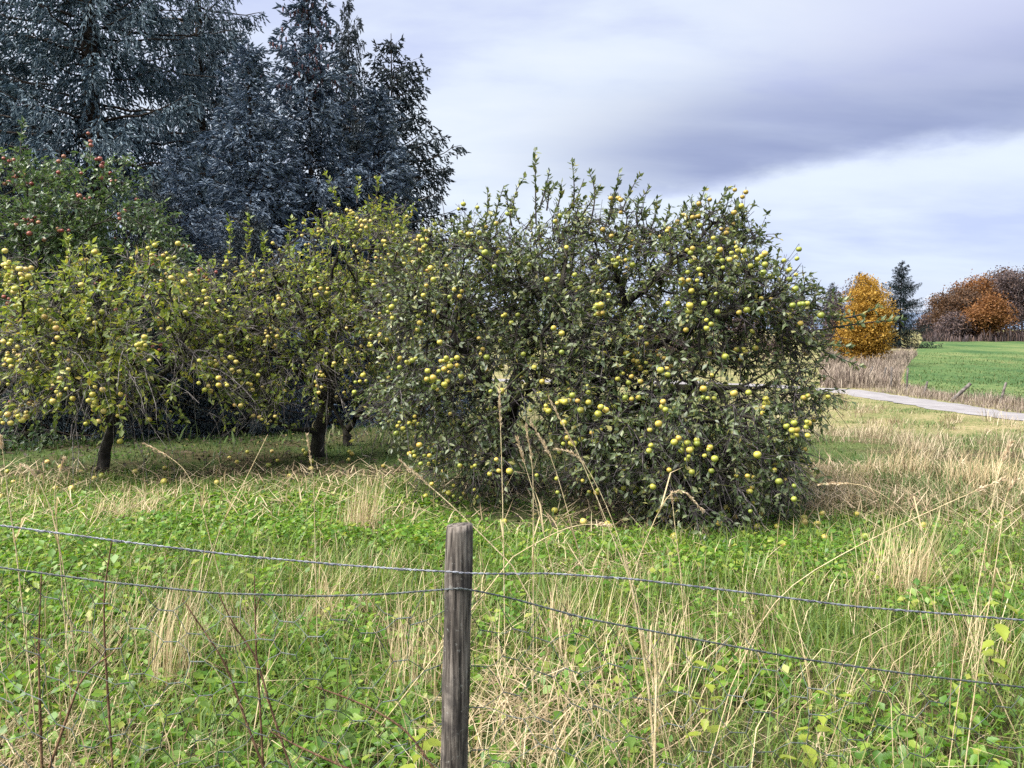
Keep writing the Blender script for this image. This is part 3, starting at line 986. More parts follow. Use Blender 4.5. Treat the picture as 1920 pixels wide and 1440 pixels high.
# ------------------------------------------------------------------ spruces
def spruce_meshes(name, H, width, needle, seed, step=0.34, per=6, sparse=0.0, cones=0, droop=0.35, bare_low=0.0, shoot_len=0.155, seen=99.0, curtain=0.0, ns=6):
    """trunk mesh and crown mesh of one spruce, foot at the origin"""
    g = np.random.default_rng(seed)
    tp = np.stack([np.zeros(8), np.zeros(8), np.linspace(-0.1, H, 8)], -1)[None]
    wood = [tubes(tp, (np.linspace(0.018 * H, 0.006, 8) * 0.75 + 0.004)[None], 8)]
    zs, azs, Ls = [], [], []
    z = 0.25 + bare_low
    while z < H * 0.985:
        u = z / H
        L = width * (1 - u) ** 0.82 * (0.85 + 0.15 * math.sin(z * 3)) + 0.05
        for q in range(per if u < 0.8 else per - 1):
            if g.random() < sparse:
                continue
            zs.append(z + g.uniform(-0.12, 0.12))
            azs.append(q * 2 * math.pi / per + g.uniform(-0.4, 0.4) + z * 2.3)
            Ls.append(L * g.uniform(0.68, 1.18))
        z += step * (0.75 + 0.5 * g.random()) * (1.0 if u < 0.6 else 0.8)
    zs, azs, Ls = np.array(zs), np.array(azs), np.array(Ls)
    nb, K = len(zs), 9
    s = np.linspace(0, 1, K)[None]
    h = np.stack([np.cos(azs), np.sin(azs), np.zeros(nb)], -1)
    u = zs / H
    slope = (-0.32 + 0.95 * np.clip(u, 0, 1) ** 1.6 + g.uniform(-0.12, 0.12, nb))[:, None]
    BZ = zs[:, None] + Ls[:, None] * (slope * s + 0.30 * (s ** 2.6) * (1 - u)[:, None])
    B = h[:, None] * (Ls[:, None] * s)[..., None]
    B[..., 2] = BZ
    B[:, 1:] += g.normal(size=(nb, K - 1, 3)) * 0.02
    br = (0.006 + 0.012 * Ls)[:, None] * np.linspace(1, 0.2, K)[None]
    wood.append(tubes(B, br, 4))
    # branchlets, both sides of each branch
    bi, bt, bs = [], [], []
    for i in range(nb):
        m = max(3, int(Ls[i] / (0.115 if zs[i] < seen else 0.4)))
        t = np.linspace(0.12 if Ls[i] > 0.6 else 0.0, 1.0, m)
        for sd in (-1, 1):
            bi += [i] * m
            bt += list(np.clip(t + g.uniform(-0.03, 0.03, m), 0, 1))
            bs += [sd] * m
    bi, bt, bs = np.array(bi), np.array(bt), np.array(bs)
    kk = np.minimum((bt * (K - 1)).astype(int), K - 2)
    fr = (bt * (K - 1) - kk)[:, None]
    P0 = B[bi, kk] * (1 - fr) + B[bi, kk + 1] * fr
    tang = norm(B[bi, kk + 1] - B[bi, kk])
    side = norm(np.cross(tang, np.array([0, 0, 1.0]))) * bs[:, None]
    nl = len(bi)
    bl = (0.10 + 0.34 * np.minimum(Ls[bi], 2.2) / 2.2 * (1 - bt) ** 0.7 + 0.06) * g.uniform(0.7, 1.3, nl)
    hang = (droop + 0.5 * (1 - u[bi])) * g.uniform(0.4, 1.4, nl)
    if curtain:
        cu = g.random(nl) < 0.6
        hang = np.where(cu, hang * 3.0, hang)
        bl = np.where(cu, bl * (1 + curtain * np.minimum(Ls[bi], 2.5) / 2.5), bl)
    bd = norm(side * 0.8 + tang * 0.62 + np.array([0, 0, -1.0]) * hang[:, None])
    # shoots along each branchlet
    q = np.repeat(np.arange(nl), ns)
    f = np.tile(np.linspace(0.12, 1.0, ns), nl)
    SP = P0[q] + bd[q] * (bl[q] * f)[:, None]
    SD = norm(bd[q] * 0.75 + g.normal(size=(len(q), 3)) * 0.30 + np.array([0, 0, -0.04]) + tang[q] * 0.3)
    SL = shoot_len * g.uniform(0.6, 1.25, len(q))
    a, b = frames(SD)
    ph = g.uniform(0, 3.14, len(q))[:, None]
    w = 0.019 * g.uniform(0.8, 1.3, len(q))[:, None]
    tip = SP + SD * SL[:, None]
    m = SP + SD * (SL * 0.5)[:, None]
    Vs = [SP, tip]
    for r in range(2):
        an = ph + r * math.pi / 2
        ax = a * np.cos(an) + b * np.sin(an)
        Vs += [m + ax * w, m - ax * w]
    V = np.stack(Vs, 1).reshape(-1, 3)
    o = np.arange(len(q))[:, None, None] * 6
    T = (np.array([[0, 2, 1], [0, 1, 3], [0, 4, 1], [0, 1, 5]])[None] + o).reshape(-1, 3)
    crown = mesh_tris(name + '_crown', V, T, [M[needle]])
    Vw, Tw = join(*wood)
    trunk = mesh_tris(name + '_trunk', Vw, Tw, [M['spruce_bark']], True)
    cone = None
    if cones:
        top = np.where((SP[:, 2] > H * 0.72))[0]
        c = g.choice(top, min(cones, len(top)), replace=False)
        P = SP[c] + g.normal(size=(len(c), 3)) * 0.05
        poly = np.stack([P, P + np.array([0, 0, -0.02]), P + np.array([0, 0, -0.06]), P + np.array([0, 0, -0.11])], 1)
        cone = mesh_tris(name + '_cones', *tubes(poly, np.tile([0.005, 0.02, 0.019, 0.004], (len(c), 1)), 5), [M['cone']])
    return trunk, crown, cone


SP = {
    'big': spruce_meshes('big', 20.0, 4.6, 'needle_teal', 21, step=0.44, per=7, droop=0.6, sparse=0.05, seen=11.5, curtain=0.8, ns=8),
    'blue': spruce_meshes('blue', 9.4, 2.9, 'needle_blue', 22, step=0.30, per=8, droop=0.2, cones=300, curtain=0.2, ns=7),
    'dark': spruce_meshes('dark', 10.0, 4.5, 'needle_dark', 23, step=0.40, per=7, droop=0.55, sparse=0.16, curtain=0.6, ns=7),
}


def spruce(kind, px, Y, H, label, rz, wide=1.0, group='spruces behind the orchard', cones=True):
    full = {'big': 20.0, 'blue': 9.4, 'dark': 10.0}[kind]
    base = gx(px, Y)
    t = thing('spruce_tree', label, 'spruce', base, group)
    tr, cr, co = SP[kind]
    s = H / full
    for nm, me in (('trunk', tr), ('crown', cr)) + ((('cones', co),) if co and cones else ()):
        o = obj(nm, me, t, None, rz, (s * wide, s * wide, s))
        if nm == 'cones':
            o['kind'] = 'stuff'
        if nm == 'crown' and 'across' in group:
            o.material_slots[0].link = 'OBJECT'
            o.material_slots[0].material = M['needle_far']
    return t


spruce('big', -150, 18.5, 20.0, 'tall shaggy spruce cut by the left edge of the picture', 0.4)
spruce('big', 190, 18.5, 20.5, 'tall spruce with long sagging boughs behind the red apple tree', 2.1)
spruce('big', 390, 23.0, 21.0, 'tallest dark teal spruce, its right side against the sky', 3.9, 0.72)
spruce('blue', 590, 18.0, 10.2, 'blue grey spruce with clusters of reddish cones at its top', 0.3, 0.88)
spruce('blue', 480, 16.4, 7.8, 'bushy blue grey spruce between the coned one and the tall teal ones', 1.7, 1.05, cones=False)
spruce('dark', 662, 22.5, 11.9, 'slender dark green spruce rising behind the coned blue one', 1.1, 0.4)
spruce('dark', 740, 23.0, 11.0, 'dark open spruce with bare boughs, outermost towards the open sky', 2.6, 0.92)
spruce('blue', 715, 18.6, 7.8, 'smaller blue grey spruce low in front of the dark open one', 4.2, 1.0, cones=False)
spruce('blue', 345, 14.8, 5.3, 'small pale blue spruce just above the red apples', 5.0, 0.9, cones=False)
spruce('dark', 60, 24.0, 11.0, 'dark spruce glimpsed behind the shaggy one at the picture edge', 0.9, 0.7)
spruce('dark', 480, 26.0, 11.5, 'dark spruce filling the gap behind the bushy blue one', 4.4, 0.7)
spruce('dark', 40, 14.6, 5.2, 'low dark spruce added to darken the gap behind the red apple tree', 0.2, 0.9)  # this and the next two low spruces are added for darkness behind the trunks
spruce('dark', 300, 14.2, 4.6, 'low dark spruce added to darken the gap behind the yellowing apple tree', 1.4, 0.95)
spruce('dark', 470, 14.0, 4.0, 'low dark spruce added to darken the gap between the yellowing and mossy trees', 3.3, 0.95)
spruce('dark', 1684, 112.0, 12.2, 'dark conical spruce beside the golden tree across the path', 0.5, 0.95, 'conifers across the path')
spruce('dark', 1556, 98.0, 8.6, 'small dark spruce left of the golden tree', 1.9, 0.7, 'conifers across the path')
spruce('dark', 1606, 120.0, 11.2, 'spruce tip poking up behind the golden tree', 3.0, 0.6, 'conifers across the path')


# ------------------------------------------------------------------ broadleaved trees far off
def far_tree(label, px, Y, top, half, leafkey, seed, n=260, leaf=0.34, per=26, spread=0.55, bare_stem=0.25, shape='round', group='trees of the wood beyond the field', cat='tree', dens=1.0):
    g = np.random.default_rng(seed)
    base = gx(px, Y)
    H = at(px, top, Y)[2] - base[2]
    W = half / F_PX * Y
    if shape == 'round':
        lumps = [(np.array([base[0] + g.uniform(-0.55, 0.55) * W, Y + g.uniform(-0.5, 0.5) * W, base[2] + H * g.uniform(bare_stem + 0.2, 0.84)]),
                  np.array([W, W, H * 0.42]) * g.uniform(0.32, 0.52)) for _ in range(8)]
        lumps.append((np.array([base[0], Y, base[2] + H * 0.86]), np.array([W * 0.5, W * 0.5, H * 0.14])))
    else:
        lumps = [(np.array([base[0] + g.uniform(-0.12, 0.12) * W, Y + g.uniform(-0.12, 0.12) * W, base[2] + H * zf]), np.array([W * r, W * r, H * 0.17]))
                 for zf, r in ((0.12, 0.8), (0.25, 1.0), (0.40, 1.08), (0.55, 1.02), (0.70, 0.80), (0.83, 0.52), (0.93, 0.24))]
    pts = lump_points(lumps, n)
    tr = [base + np.array([0, 0, -0.1]), base + np.array([0.1, 0, H * 0.15]), base + np.array([-0.1, 0, H * 0.3]), base + np.array([0.05, 0, H * 0.48])]
    nodes, par = grow(pts, tr, 0.5, 1)
    limb, rad, ed = limb_mesh(nodes, par, 0.022 * H / 12, 0.40, 5, 2, 4, 0.3)
    t = thing('broadleaved_tree', label, cat, base, group)
    obj('trunk', mesh_tris('far_trunk', limb[0] - base, limb[1], [M['far_bark']], True), t)
    cn = nodes[4:]
    k = np.repeat(np.arange(len(cn)), int(per * dens))
    m = len(k)
    P = cn[k] + g.normal(size=(m, 3)) * spread * np.array([1, 1, 0.75])
    D = norm(g.normal(size=(m, 3)) + np.array([0, 0, -0.2]))
    N = norm(g.normal(size=(m, 3)) + np.array([0, 0, 1.0]))
    L = leaf * g.uniform(0.6, 1.3, m)
    S = norm(np.cross(D, N)) * (L * 0.35)[:, None]
    V = np.stack([P, P + D * (L * 0.5)[:, None] + S, P + D * L[:, None], P + D * (L * 0.5)[:, None] - S], 1).reshape(-1, 3)
    T = (np.array([[0, 1, 2], [0, 2, 3]])[None] + np.arange(m)[:, None, None] * 4).reshape(-1, 3)
    obj('crown', mesh_tris('far_crown', V - base, T, [M[leafkey]]), t)
    return t


far_tree('golden yellow egg shaped tree glowing between the dark spruces', 1620, 70.0, 520, 48, 'golden', 1, 460, 0.17, 84, 0.28, shape='egg', group='trees across the path')
far_tree('bare purple grey tree behind the golden one', 1572, 80.0, 548, 36, 'wood_purple', 2, 260, 0.22, 12, 0.4, 0.1, group='trees across the path')
far_tree('thin brownish tree with bare top behind the golden one', 1600, 88.0, 512, 26, 'wood_purple', 3, 200, 0.2, 8, 0.35, 0.1, group='trees across the path')
for q_, (px_, Y_, top_, half_, lb_) in enumerate([  # added trees, placed to darken the gaps in the big apple crowns
        (1090, 62, 575, 60, 'bare grey tree added to darken gaps in the middle of the big apple crowns'), (1190, 66, 585, 60, 'bare grey tree added behind the right hand apple crown to darken its gaps'),
        (1290, 64, 580, 62, 'bare purple grey tree added deep behind the right hand apple crown to darken it'), (1390, 68, 590, 60, 'bare purple tree added behind the right half of the apple crown as dark backing'),
        (1480, 72, 580, 50, 'bare purple tree added just behind the outer edge of the apple crown as dark backing'), (960, 64, 580, 60, 'bare grey tree added low between the two big apple trees as dark backing')]):
    far_tree(lb_, px_, Y_, top_, half_, 'wood_purple', 30 + q_, 170, 0.26, 20, 0.5, 0.0, group='bare trees added across the path to darken crown gaps')
W_ = [('brown oak at the low end of the wood beside the turbine', 1768, 158, 556, 44, 'oak_brown', 4, 1.0),
      ('rust brown oak with a rounded top near the end of the wood', 1806, 160, 540, 44, 'oak_brown', 5, 1.0),
      ('tall orange oak at the top of the wood edge', 1832, 163, 514, 42, 'oak_orange', 6, 1.0),
      ('bright orange oak standing in front of the wood', 1852, 148, 556, 42, 'oak_orange', 7, 1.25),
      ('tall olive brown oak in the middle of the wood', 1872, 168, 505, 50, 'oak_brown', 8, 1.0),
      ('purple grey leafless tree at the right edge of the wood', 1912, 158, 512, 48, 'wood_purple', 9, 0.8),
      ('purple brown bushy tree at the foot of the wood', 1790, 150, 592, 36, 'wood_purple', 10, 0.8),
      ('low brown tree where the wood meets the gap', 1748, 165, 588, 26, 'wood_purple', 12, 0.8),
      ('reddish brown tree deep in the wood behind the orange ones', 1850, 180, 520, 60, 'oak_brown', 13, 1.0),
      ('tall bare tree just outside the right picture edge', 1970, 160, 500, 55, 'wood_purple', 14, 0.9),
      ('dull brown tree behind the leafless one', 1925, 178, 508, 56, 'oak_brown', 15, 0.9)]
for lb, px, Y, top, half, lk, sd, dn in W_:
    far_tree(lb, px, Y, top, half, lk, sd, 200, 0.36, 48, 0.8, 0.05, dens=dn)

# undergrowth along the wood and the bank of dead weeds by the field
def X_OF(px, Y):
    return (px - 960) / F_PX * Y


def scatter_fan(name, label, px0, px1, Y0, Y1, n, hmin, hmax, wd, mat, keep=None):
    px, Y = rnd(n, px0, px1), rnd(n, Y0, Y1)
    X = (px - 960) / F_PX * Y
    P = np.stack([X, Y, ground_z(X, Y)], -1)
    if keep is not None:
        k = keep(px, Y) & (path_dist(X, Y) > 1.35)
        P = P[k]
    m = len(P)
    P[:, 2] -= 0.03
    V, T = blade_geo(P, rnd(m, hmin, hmax) * (0.45 + 1.0 * vnoise(P[:, 0], P[:, 1], 2.2)), np.full(m, wd) * rnd(m, 0.6, 1.3), rnd(m, 0, 6.28), rnd(m, 0.02, 0.4), rnd(m, 0.1, 0.8))
    return tag(obj(name, mesh_tris(name, V, T, [mat])), label, 'undergrowth', None, 'stuff')


PPX = [1500, 1565, 1625, 1700, 1800, 1920, 2100]
PPY = [on_ground(q, w)[1] for q, w in zip(PPX, [727, 731, 739, 752, 768, 784, 806])]
FPX = [1560, 1690, 1800, 1920, 2150]
FPY = [on_ground(q, w)[1] for q, w in zip(FPX, [712, 722, 746, 757, 768])]
scatter_fan('undergrowth', 'purple brown undergrowth along the foot of the wood', 1730, 2050, 145, 176, 9000, 0.5, 2.4, 0.2, M['wood_purple'])
scatter_fan('dead_weeds', 'bank of tall dead weeds between the golden tree and the field', 1540, 1724, 46, 92, 17000, 0.3, 1.25, 0.05, M['dead_weed'],
            lambda px, Y: (px < np.interp(Y, [46, 60, 75, 92], [1688, 1694, 1708, 1722])))
scatter_fan('field_edge_grass', 'strip of dry grass along the field fence and path', 1560, 2040, 24, 52, 30000, 0.15, 0.5, 0.022, M['dead_weed'],
            lambda px, Y: (Y > np.interp(px, PPX, PPY) + 0.8) & (Y < np.interp(px, FPX, FPY) + 0.6))

fx, fy = rnd(15000, 1690, 2150), rnd(15000, 0, 1) ** 1.5 * 60 + 34
fX = X_OF(fx, fy)
fk = (fy > np.interp(fx, FPX, FPY) + 0.8) & (fx > np.interp(fy, [34, 46, 60, 75, 95], [1700, 1700, 1704, 1714, 1726]))
fX, fy = fX[fk], fy[fk]
fP = np.stack([fX, fy, ground_z(fX, fy) + 0.03], -1)
fm = len(fX)
fV, fT = blade_geo(fP, rnd(fm, 0.08, 0.26) * (0.4 + 1.2 * vnoise(fX, fy, 3.0)), 0.05 * rnd(fm, 0.5, 1.3), rnd(fm, 0, 6.28), rnd(fm, 0.2, 1.2), rnd(fm, 0.1, 0.9))
M['field_grass'] = leaf_mat('field_grass', [(0, (0.045, 0.09, 0.03)), (0.6, (0.08, 0.13, 0.045)), (1, (0.16, 0.18, 0.075))], 0.6, 0.2, 0.3, (1.2, 1.2, 0.8))
tag(obj('field_turf', mesh_tris('field_turf', fV, fT, [M['field_grass']])), 'uneven tufts of grass over the green field', 'grass', None, 'stuff')

# ------------------------------------------------------------------ wind turbines on the ridge
def turbine(px, hub_py, Y, label, rot, blade):
    hub = at(px, hub_py, Y)
    base = np.array([hub[0], Y, hub[2] - 62])
    t = thing('wind_turbine', label, 'wind turbine', base, 'wind turbines on the ridge')
    P = np.array([[[0, 0, 0], [0, 0, 30], [0, 0, 62]]], float)
    obj('tower', mesh_tris('tower', *tubes(P, np.array([[1.0, 0.8, 0.6]]), 10), [M['turbine']], True), t)
    P = np.array([[[0, -4.4, 62], [0, -4.0, 62], [0, 3, 62.2], [0, 4, 62.2]]], float)
    obj('nacelle', mesh_tris('nacelle', *tubes(P, np.array([[0.2, 0.9, 0.9, 0.3]]), 10), [M['turbine']], True), t)
    for k in range(3):
        a = rot + k * 2 * math.pi / 3
        d = np.array([math.cos(a), 0, math.sin(a)])
        s = np.linspace(0, blade, 5)
        P = (np.array([0, -4.2, 62]) + d * s[:, None])[None]
        obj('blade', mesh_tris('blade', *tubes(P, np.array([[0.35, 0.6, 0.5, 0.3, 0.05]]), 6), [M['turbine']], True), t)


turbine(1733, 562, 2850, 'wind turbine on the far ridge, nearer the dark spruce', R(178), 22)
turbine(1738, 560, 3050, 'wind turbine on the far ridge, nearer the oak wood', R(58), 24)

# ------------------------------------------------------------------ fence along the field
ff = thing('field_fence', 'row of old leaning wooden posts along the green field', 'fence', gx(1700, 40))
fb = np.array(ff.location)
for px, py, h, lean in [(1626, 716, 0.85, 0.35), (1655, 720, 0.85, 0.2), (1671, 729, 1.0, 0.03), (1700, 734, 1.05, 0.06), (1732, 741, 0.6, 0.28), (1783, 753, 1.0, 0.85), (1875, 757, 0.8, 0.3), (1950, 760, 0.9, 0.1)]:
    b = np.array([*on_ground(px, py), 0.0])
    b[2] = float(ground_z(b[0], b[1]))
    d = np.array([math.sin(lean), 0.1, math.cos(lean)])
    th = 0.085 if lean > 0.7 else 0.055
    P = (b - fb) + d * (np.array([-0.2, 0.3, 0.7, 0.98, 1.0]) * h * 1.25)[:, None]
    obj('post', mesh_tris('post', *tubes(P[None], np.array([[th, th * 1.03, th * 0.97, th * 0.95, 0.005]]), 7), [M['old_post']], True), ff)

# ------------------------------------------------------------------ near wire fence
FY = 2.30
fence = thing('wire_fence', 'near wire fence with a weathered round post and sagging netting', 'fence', (at(855, 1000, FY)[0], FY, 0))
FB = np.array(fence.location)


def build_post():
    top, bot = at(861, 984, FY), at(849, 1500, FY)
    ax = norm(top - bot)
    foot = top - ax * ((top[2] + 0.1) / ax[2])
    nz, ns = 70, 64
    g = np.random.default_rng(8)
    ang = np.arange(ns) * 2 * math.pi / ns
    r0 = 0.0405
    groove = np.zeros((nz, ns))
    for _ in range(26):      # drying cracks
        a, w, z0, z1, dp = g.uniform(0, 6.28), g.uniform(0.02, 0.06), g.uniform(-0.2, 0.9), 0, g.uniform(0.0006, 0.0042)
        z1 = z0 + g.uniform(0.12, 0.8)
        t = np.linspace(0, 1, nz)[:, None]
        drift = a + 0.12 * np.sin(t * 5 + a)
        dd = np.abs((ang[None] - drift + math.pi) % (2 * math.pi) - math.pi)
        groove += dp * np.exp(-(dd / w) ** 2) * smooth01((t - z0) / 0.06) * smooth01((z1 - t) / 0.06)
    t = np.linspace(0, 1, nz)
    rad = r0 * (1.03 - 0.05 * t)[:, None] + 0.0015 * np.sin(ang * 3 + 1)[None] + 0.001 * np.sin(t * 23)[:, None] - groove
    rad[-1] *= 0.955
    x, y = np.array([1.0, 0, 0]), np.array([0, 1.0, 0])
    C = foot + (top - foot) * t[:, None]
    V = C[:, None] + rad[..., None] * (x * np.cos(ang)[:, None] + y * np.sin(ang)[:, None])
    V[-1, :, 2] += 0.004 * np.cos(ang + 0.6)
    V[-2, :, 2] += 0.003 * np.cos(ang + 0.6)
    V = V.reshape(-1, 3)
    i, j = np.meshgrid(np.arange(nz - 1), np.arange(ns), indexing='ij')
    j2 = (j + 1) % ns
    A, B, Cc, D = i * ns + j, i * ns + j2, (i + 1) * ns + j2, (i + 1) * ns + j
    T = np.concatenate([np.stack([A, B, Cc], -1).reshape(-1, 3), np.stack([A, Cc, D], -1).reshape(-1, 3)])
    # sawn top with a shallow dish and rings
    rings = []
    last = (nz - 1) * ns
    prev = np.arange(last, last + ns)
    VV, TT = [V], [T]
    cnt = len(V)
    ctr = V[last:last + ns].mean(0)
    for f, dz in ((0.8, 0.0005), (0.5, -0.0015), (0.2, -0.001)):
        rv = ctr + (V[last:last + ns] - ctr) * f
        rv[:, 2] += dz + g.normal(size=ns) * 0.0006
        VV.append(rv)
        cur = np.arange(cnt, cnt + ns)
        cnt += ns
        TT.append(np.stack([prev, np.roll(prev, -1), np.roll(cur, -1)], -1))
        TT.append(np.stack([prev, np.roll(cur, -1), cur], -1))
        prev = cur
    VV.append(ctr[None])
    TT.append(np.stack([prev, np.roll(prev, -1), np.full(ns, cnt)], -1))
    o = obj('post', mesh_tris('fence_post', np.concatenate(VV) - FB, np.concatenate(TT), [wood_post_mat()], False), fence)
    o['label'] = 'weathered grey round fence post with a sawn top'
    return o


POST = build_post()


def twisted(ctrl, r, amp, turns_per_m, mat, name='wire_strand', barbs=0):
    """two strands twisted about a line through the control points, as one part of the fence"""
    c = np.array(ctrl)
    seg = np.linalg.norm(np.diff(c, axis=0), axis=1)
    s = np.concatenate([[0], np.cumsum(seg)])
    n = int(s[-1] * 150)
    u = np.linspace(0, s[-1], n)
    P = np.stack([np.interp(u, s, c[:, k]) for k in range(3)], -1)
    for _ in range(25):
        P[1:-1] = (P[:-2] + 2 * P[1:-1] + P[2:]) / 4
    d = norm(np.gradient(P, axis=0))
    a, b = frames(d)
    ph = u * turns_per_m * 2 * math.pi
    parts = []
    for off in (0, math.pi):
        q = P + amp * (a * np.cos(ph + off)[:, None] + b * np.sin(ph + off)[:, None])
        parts.append(tubes(q[None], np.full((1, n), r), 5))
    for k in range(barbs):
        i = int((k + 0.5 + rng.uniform(-0.1, 0.1)) / barbs * (n - 8)) + 3
        th = np.linspace(0, 4 * math.pi, 14)
        q = P[i] + d[i] * np.linspace(-0.006, 0.006, 14)[:, None] + (amp + r) * (a[i] * np.cos(th)[:, None] + b[i] * np.sin(th)[:, None])
        q[0] += (q[0] - P[i]) * 2.5
        q[-1] += (q[-1] - P[i]) * 2.5
        parts.append(tubes(q[None], np.full((1, 14), r * 0.75), 4))
    V, T = join(*parts)
    return obj(name, mesh_tris(name, V - FB, T, [mat], True), fence)


y_f, y_b = FY - 0.046, FY - 0.03
twisted([at(-420, 935, FY + .0), at(0, 985, FY), at(250, 1018, FY), at(450, 1042, FY), at(650, 1060, FY), at(800, 1070, y_f), at(860, 1073, y_f)], 0.0017, 0.0018, 26, M['wire'], barbs=9)
twisted([at(860, 1074, y_f), at(920, 1076, y_f), at(1030, 1075, FY), at(1180, 1085, FY), at(1350, 1105, FY), at(1600, 1137, FY), at(1920, 1163, FY), at(2350, 1185, FY)], 0.0017, 0.0018, 26, M['wire'], barbs=8)
twisted([at(-420, 995, FY), at(0, 1064, FY), at(200, 1091, FY), at(400, 1112, FY), at(600, 1118, FY), at(720, 1114, FY), at(835, 1105, y_b), at(860, 1103, y_f)], 0.0018, 0.0018, 30, M['wire_dark'], barbs=0)
twisted([at(860, 1103, y_f), at(890, 1107, y_b), at(960, 1122, FY), at(1100, 1160, FY), at(1300, 1198, FY), at(1500, 1235, FY), at(1720, 1266, FY), at(1920, 1289, FY), at(2350, 1330, FY)], 0.0018, 0.0018, 30, M['wire_dark'], barbs=3)


def staple(px, py):
    p = at(px, py, FY)
    p[1] = FY - 0.042
    th = np.linspace(0, math.pi, 8)
    q = p + np.stack([0.004 * np.cos(th) * 0 + 0.0, -0.012 * np.sin(th), 0.010 * np.cos(th)], -1)
    q[0, 1] += 0.015
    q[-1, 1] += 0.015
    obj('staple', mesh_tris('staple', *tubes(q[None], np.full((1, 8), 0.0018), 5), [M['wire_dark']], True), fence)


staple(858, 1073)
staple(862, 1104)


def build_net():
    """large hexagonal netting, slack and skewed, hung from the lower strand"""
    def low_wire(px):
        return np.interp(px, [-400, 0, 200, 400, 600, 720, 835, 890, 960, 1100, 1300, 1500, 1720, 1920, 2350], [1000, 1064, 1091, 1112, 1118, 1114, 1105, 1107, 1122, 1160, 1198, 1235, 1266, 1289, 1330])
    step, tw, row = 112.0, 28.0, 36.0
    g = np.random.default_rng(4)
    parts = []

    def pos(i, r, right):
        px = -420 + i * step + (step / 2 if r % 2 else 0) + (tw / 2 if right else -tw / 2)
        skew = 26 * math.sin(px * 0.004 + 1.2) * (r / 6)
        k = 1.0 + 0.12 * math.sin(px * 0.011)
        py = low_wire(px) + 6 + r * row * k + 0.10 * (px % 200) * 0.2
        jit = gj[(i, r)]
        p = at(px + skew + jit[0], py + jit[1], FY + 0.012 + 0.05 * math.sin(px * 0.006 + r * 0.5))
        return p
    gj = {(i, r): g.normal(size=2) * 9.0 for i in range(-1, 28) for r in range(0, 16)}
    for r in range(0, 14):
        for i in range(0, 26):
            a, b = pos(i, r, False), pos(i, r, True)
            if a[2] < 0.06:
                continue
            n = 8
            u = np.linspace(0, 1, n)[:, None]
            th = np.linspace(0, 3 * math.pi, n)
            line = a + (b - a) * u
            off = np.stack([np.zeros(n), np.cos(th), np.sin(th)], -1) * 0.0011
            if r > 0:
                parts.append(tubes((line + off)[None], np.full((1, n), 0.00115), 4))
                parts.append(tubes((line - off)[None], np.full((1, n), 0.00115), 4))
            # legs down to the two neighbours of the next row
            nr = r + 1
            if nr >= 14:
                continue
            li, ri = (i - 1, i) if r % 2 == 0 else (i, i + 1)
            for s, e in ((a, pos(li, nr, True)), (b, pos(ri, nr, False))):
                if e[2] < 0.04:
                    continue
                m = (s + e) / 2 + g.normal(size=3) * 0.004
                parts.append(tubes(np.array([[s, m, e]]), np.full((1, 3), 0.00115), 4))
    V, T = join(*parts)
    o = obj('wire_netting', mesh_tris('wire_netting', V - FB, T, [M['net']], True), fence)
    o['label'] = 'slack hexagonal wire netting below the strands'


build_net()


# ------------------------------------------------------------------ ground cover
def fan_points(n, y0, y1, x_lo=None, x_hi=None, margin=0.7, power=0.0):
    """points in the wedge of land ahead, wider than the view"""
    out = []
    while sum(len(o) for o in out) < n:
        Y = (rng.uniform(0, 1, n * 2) * (y1 ** 2 - y0 ** 2) + y0 ** 2) ** 0.5 if power == 0 else y0 + (y1 - y0) * rng.uniform(0, 1, n * 2) ** power
        X = rng.uniform(-1, 1, n * 2) * (0.70 * Y + margin + 1.6)
        k = (np.abs(X) < 0.66 * Y + 0.4) | (rng.uniform(0, 1, n * 2) < 0.4)     # thinner towards the sides
        if x_lo is not None:
            k &= X > x_lo(Y)
        if x_hi is not None:
            k &= X < x_hi(Y)
        out.append(np.stack([X[k], Y[k]], -1))
    P = np.concatenate(out)[:n]
    return P[:, 0], P[:, 1]


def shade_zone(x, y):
    """bare litter under the low crowns, bright grass thinned there to darken the shade, 0..1"""
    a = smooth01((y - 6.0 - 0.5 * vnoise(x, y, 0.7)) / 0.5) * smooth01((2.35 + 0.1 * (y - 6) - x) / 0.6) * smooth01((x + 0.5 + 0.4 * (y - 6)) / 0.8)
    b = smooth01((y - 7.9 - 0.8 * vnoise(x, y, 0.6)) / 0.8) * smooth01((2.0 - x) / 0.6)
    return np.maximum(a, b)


def tan_zone(x, y):
    """patches of flattened straw, 0..1"""
    n = vnoise(x, y, 0.45)
    a = 0.12 * smooth01(1.2 - np.abs((y - 7.0) / 0.7)) * smooth01((-1.5 - x) / 0.8) * smooth01((vnoise(x + 5, y, 0.8) - 0.2) / 0.4)
    b = np.exp(-(((x - 3.3) / 0.6) ** 2 + ((y - 7.2) / 0.5) ** 2)) * 1.0
    c = np.exp(-(((x - 0.12) / 0.45) ** 2 + ((y - 2.9) / 0.8) ** 2)) * 0.95
    d = np.exp(-(((x + 1.9) / 0.55) ** 2 + ((y - 2.5) / 0.7) ** 2)) * 0.9
    e = smooth01((x - 2.6) / 1.2) * smooth01((y - 4.4) / 1.5) * 0.25
    f = np.exp(-(((x - 0.6) / 0.5) ** 2 + ((y - 5.3) / 0.3) ** 2)) * 0.6
    return np.clip(np.maximum.reduce([a, b, c, d, e, f]) * (0.45 + 0.9 * n), 0, 1)


def cover(name, label, cat, geo, mat, kind='stuff'):
    return tag(obj(name, mesh_tris(name, *geo, [mat])), label, cat, None, kind)


def with_z(x, y, dz=-0.01):
    return np.stack([x, y, ground_z(x, y) + dz], -1)


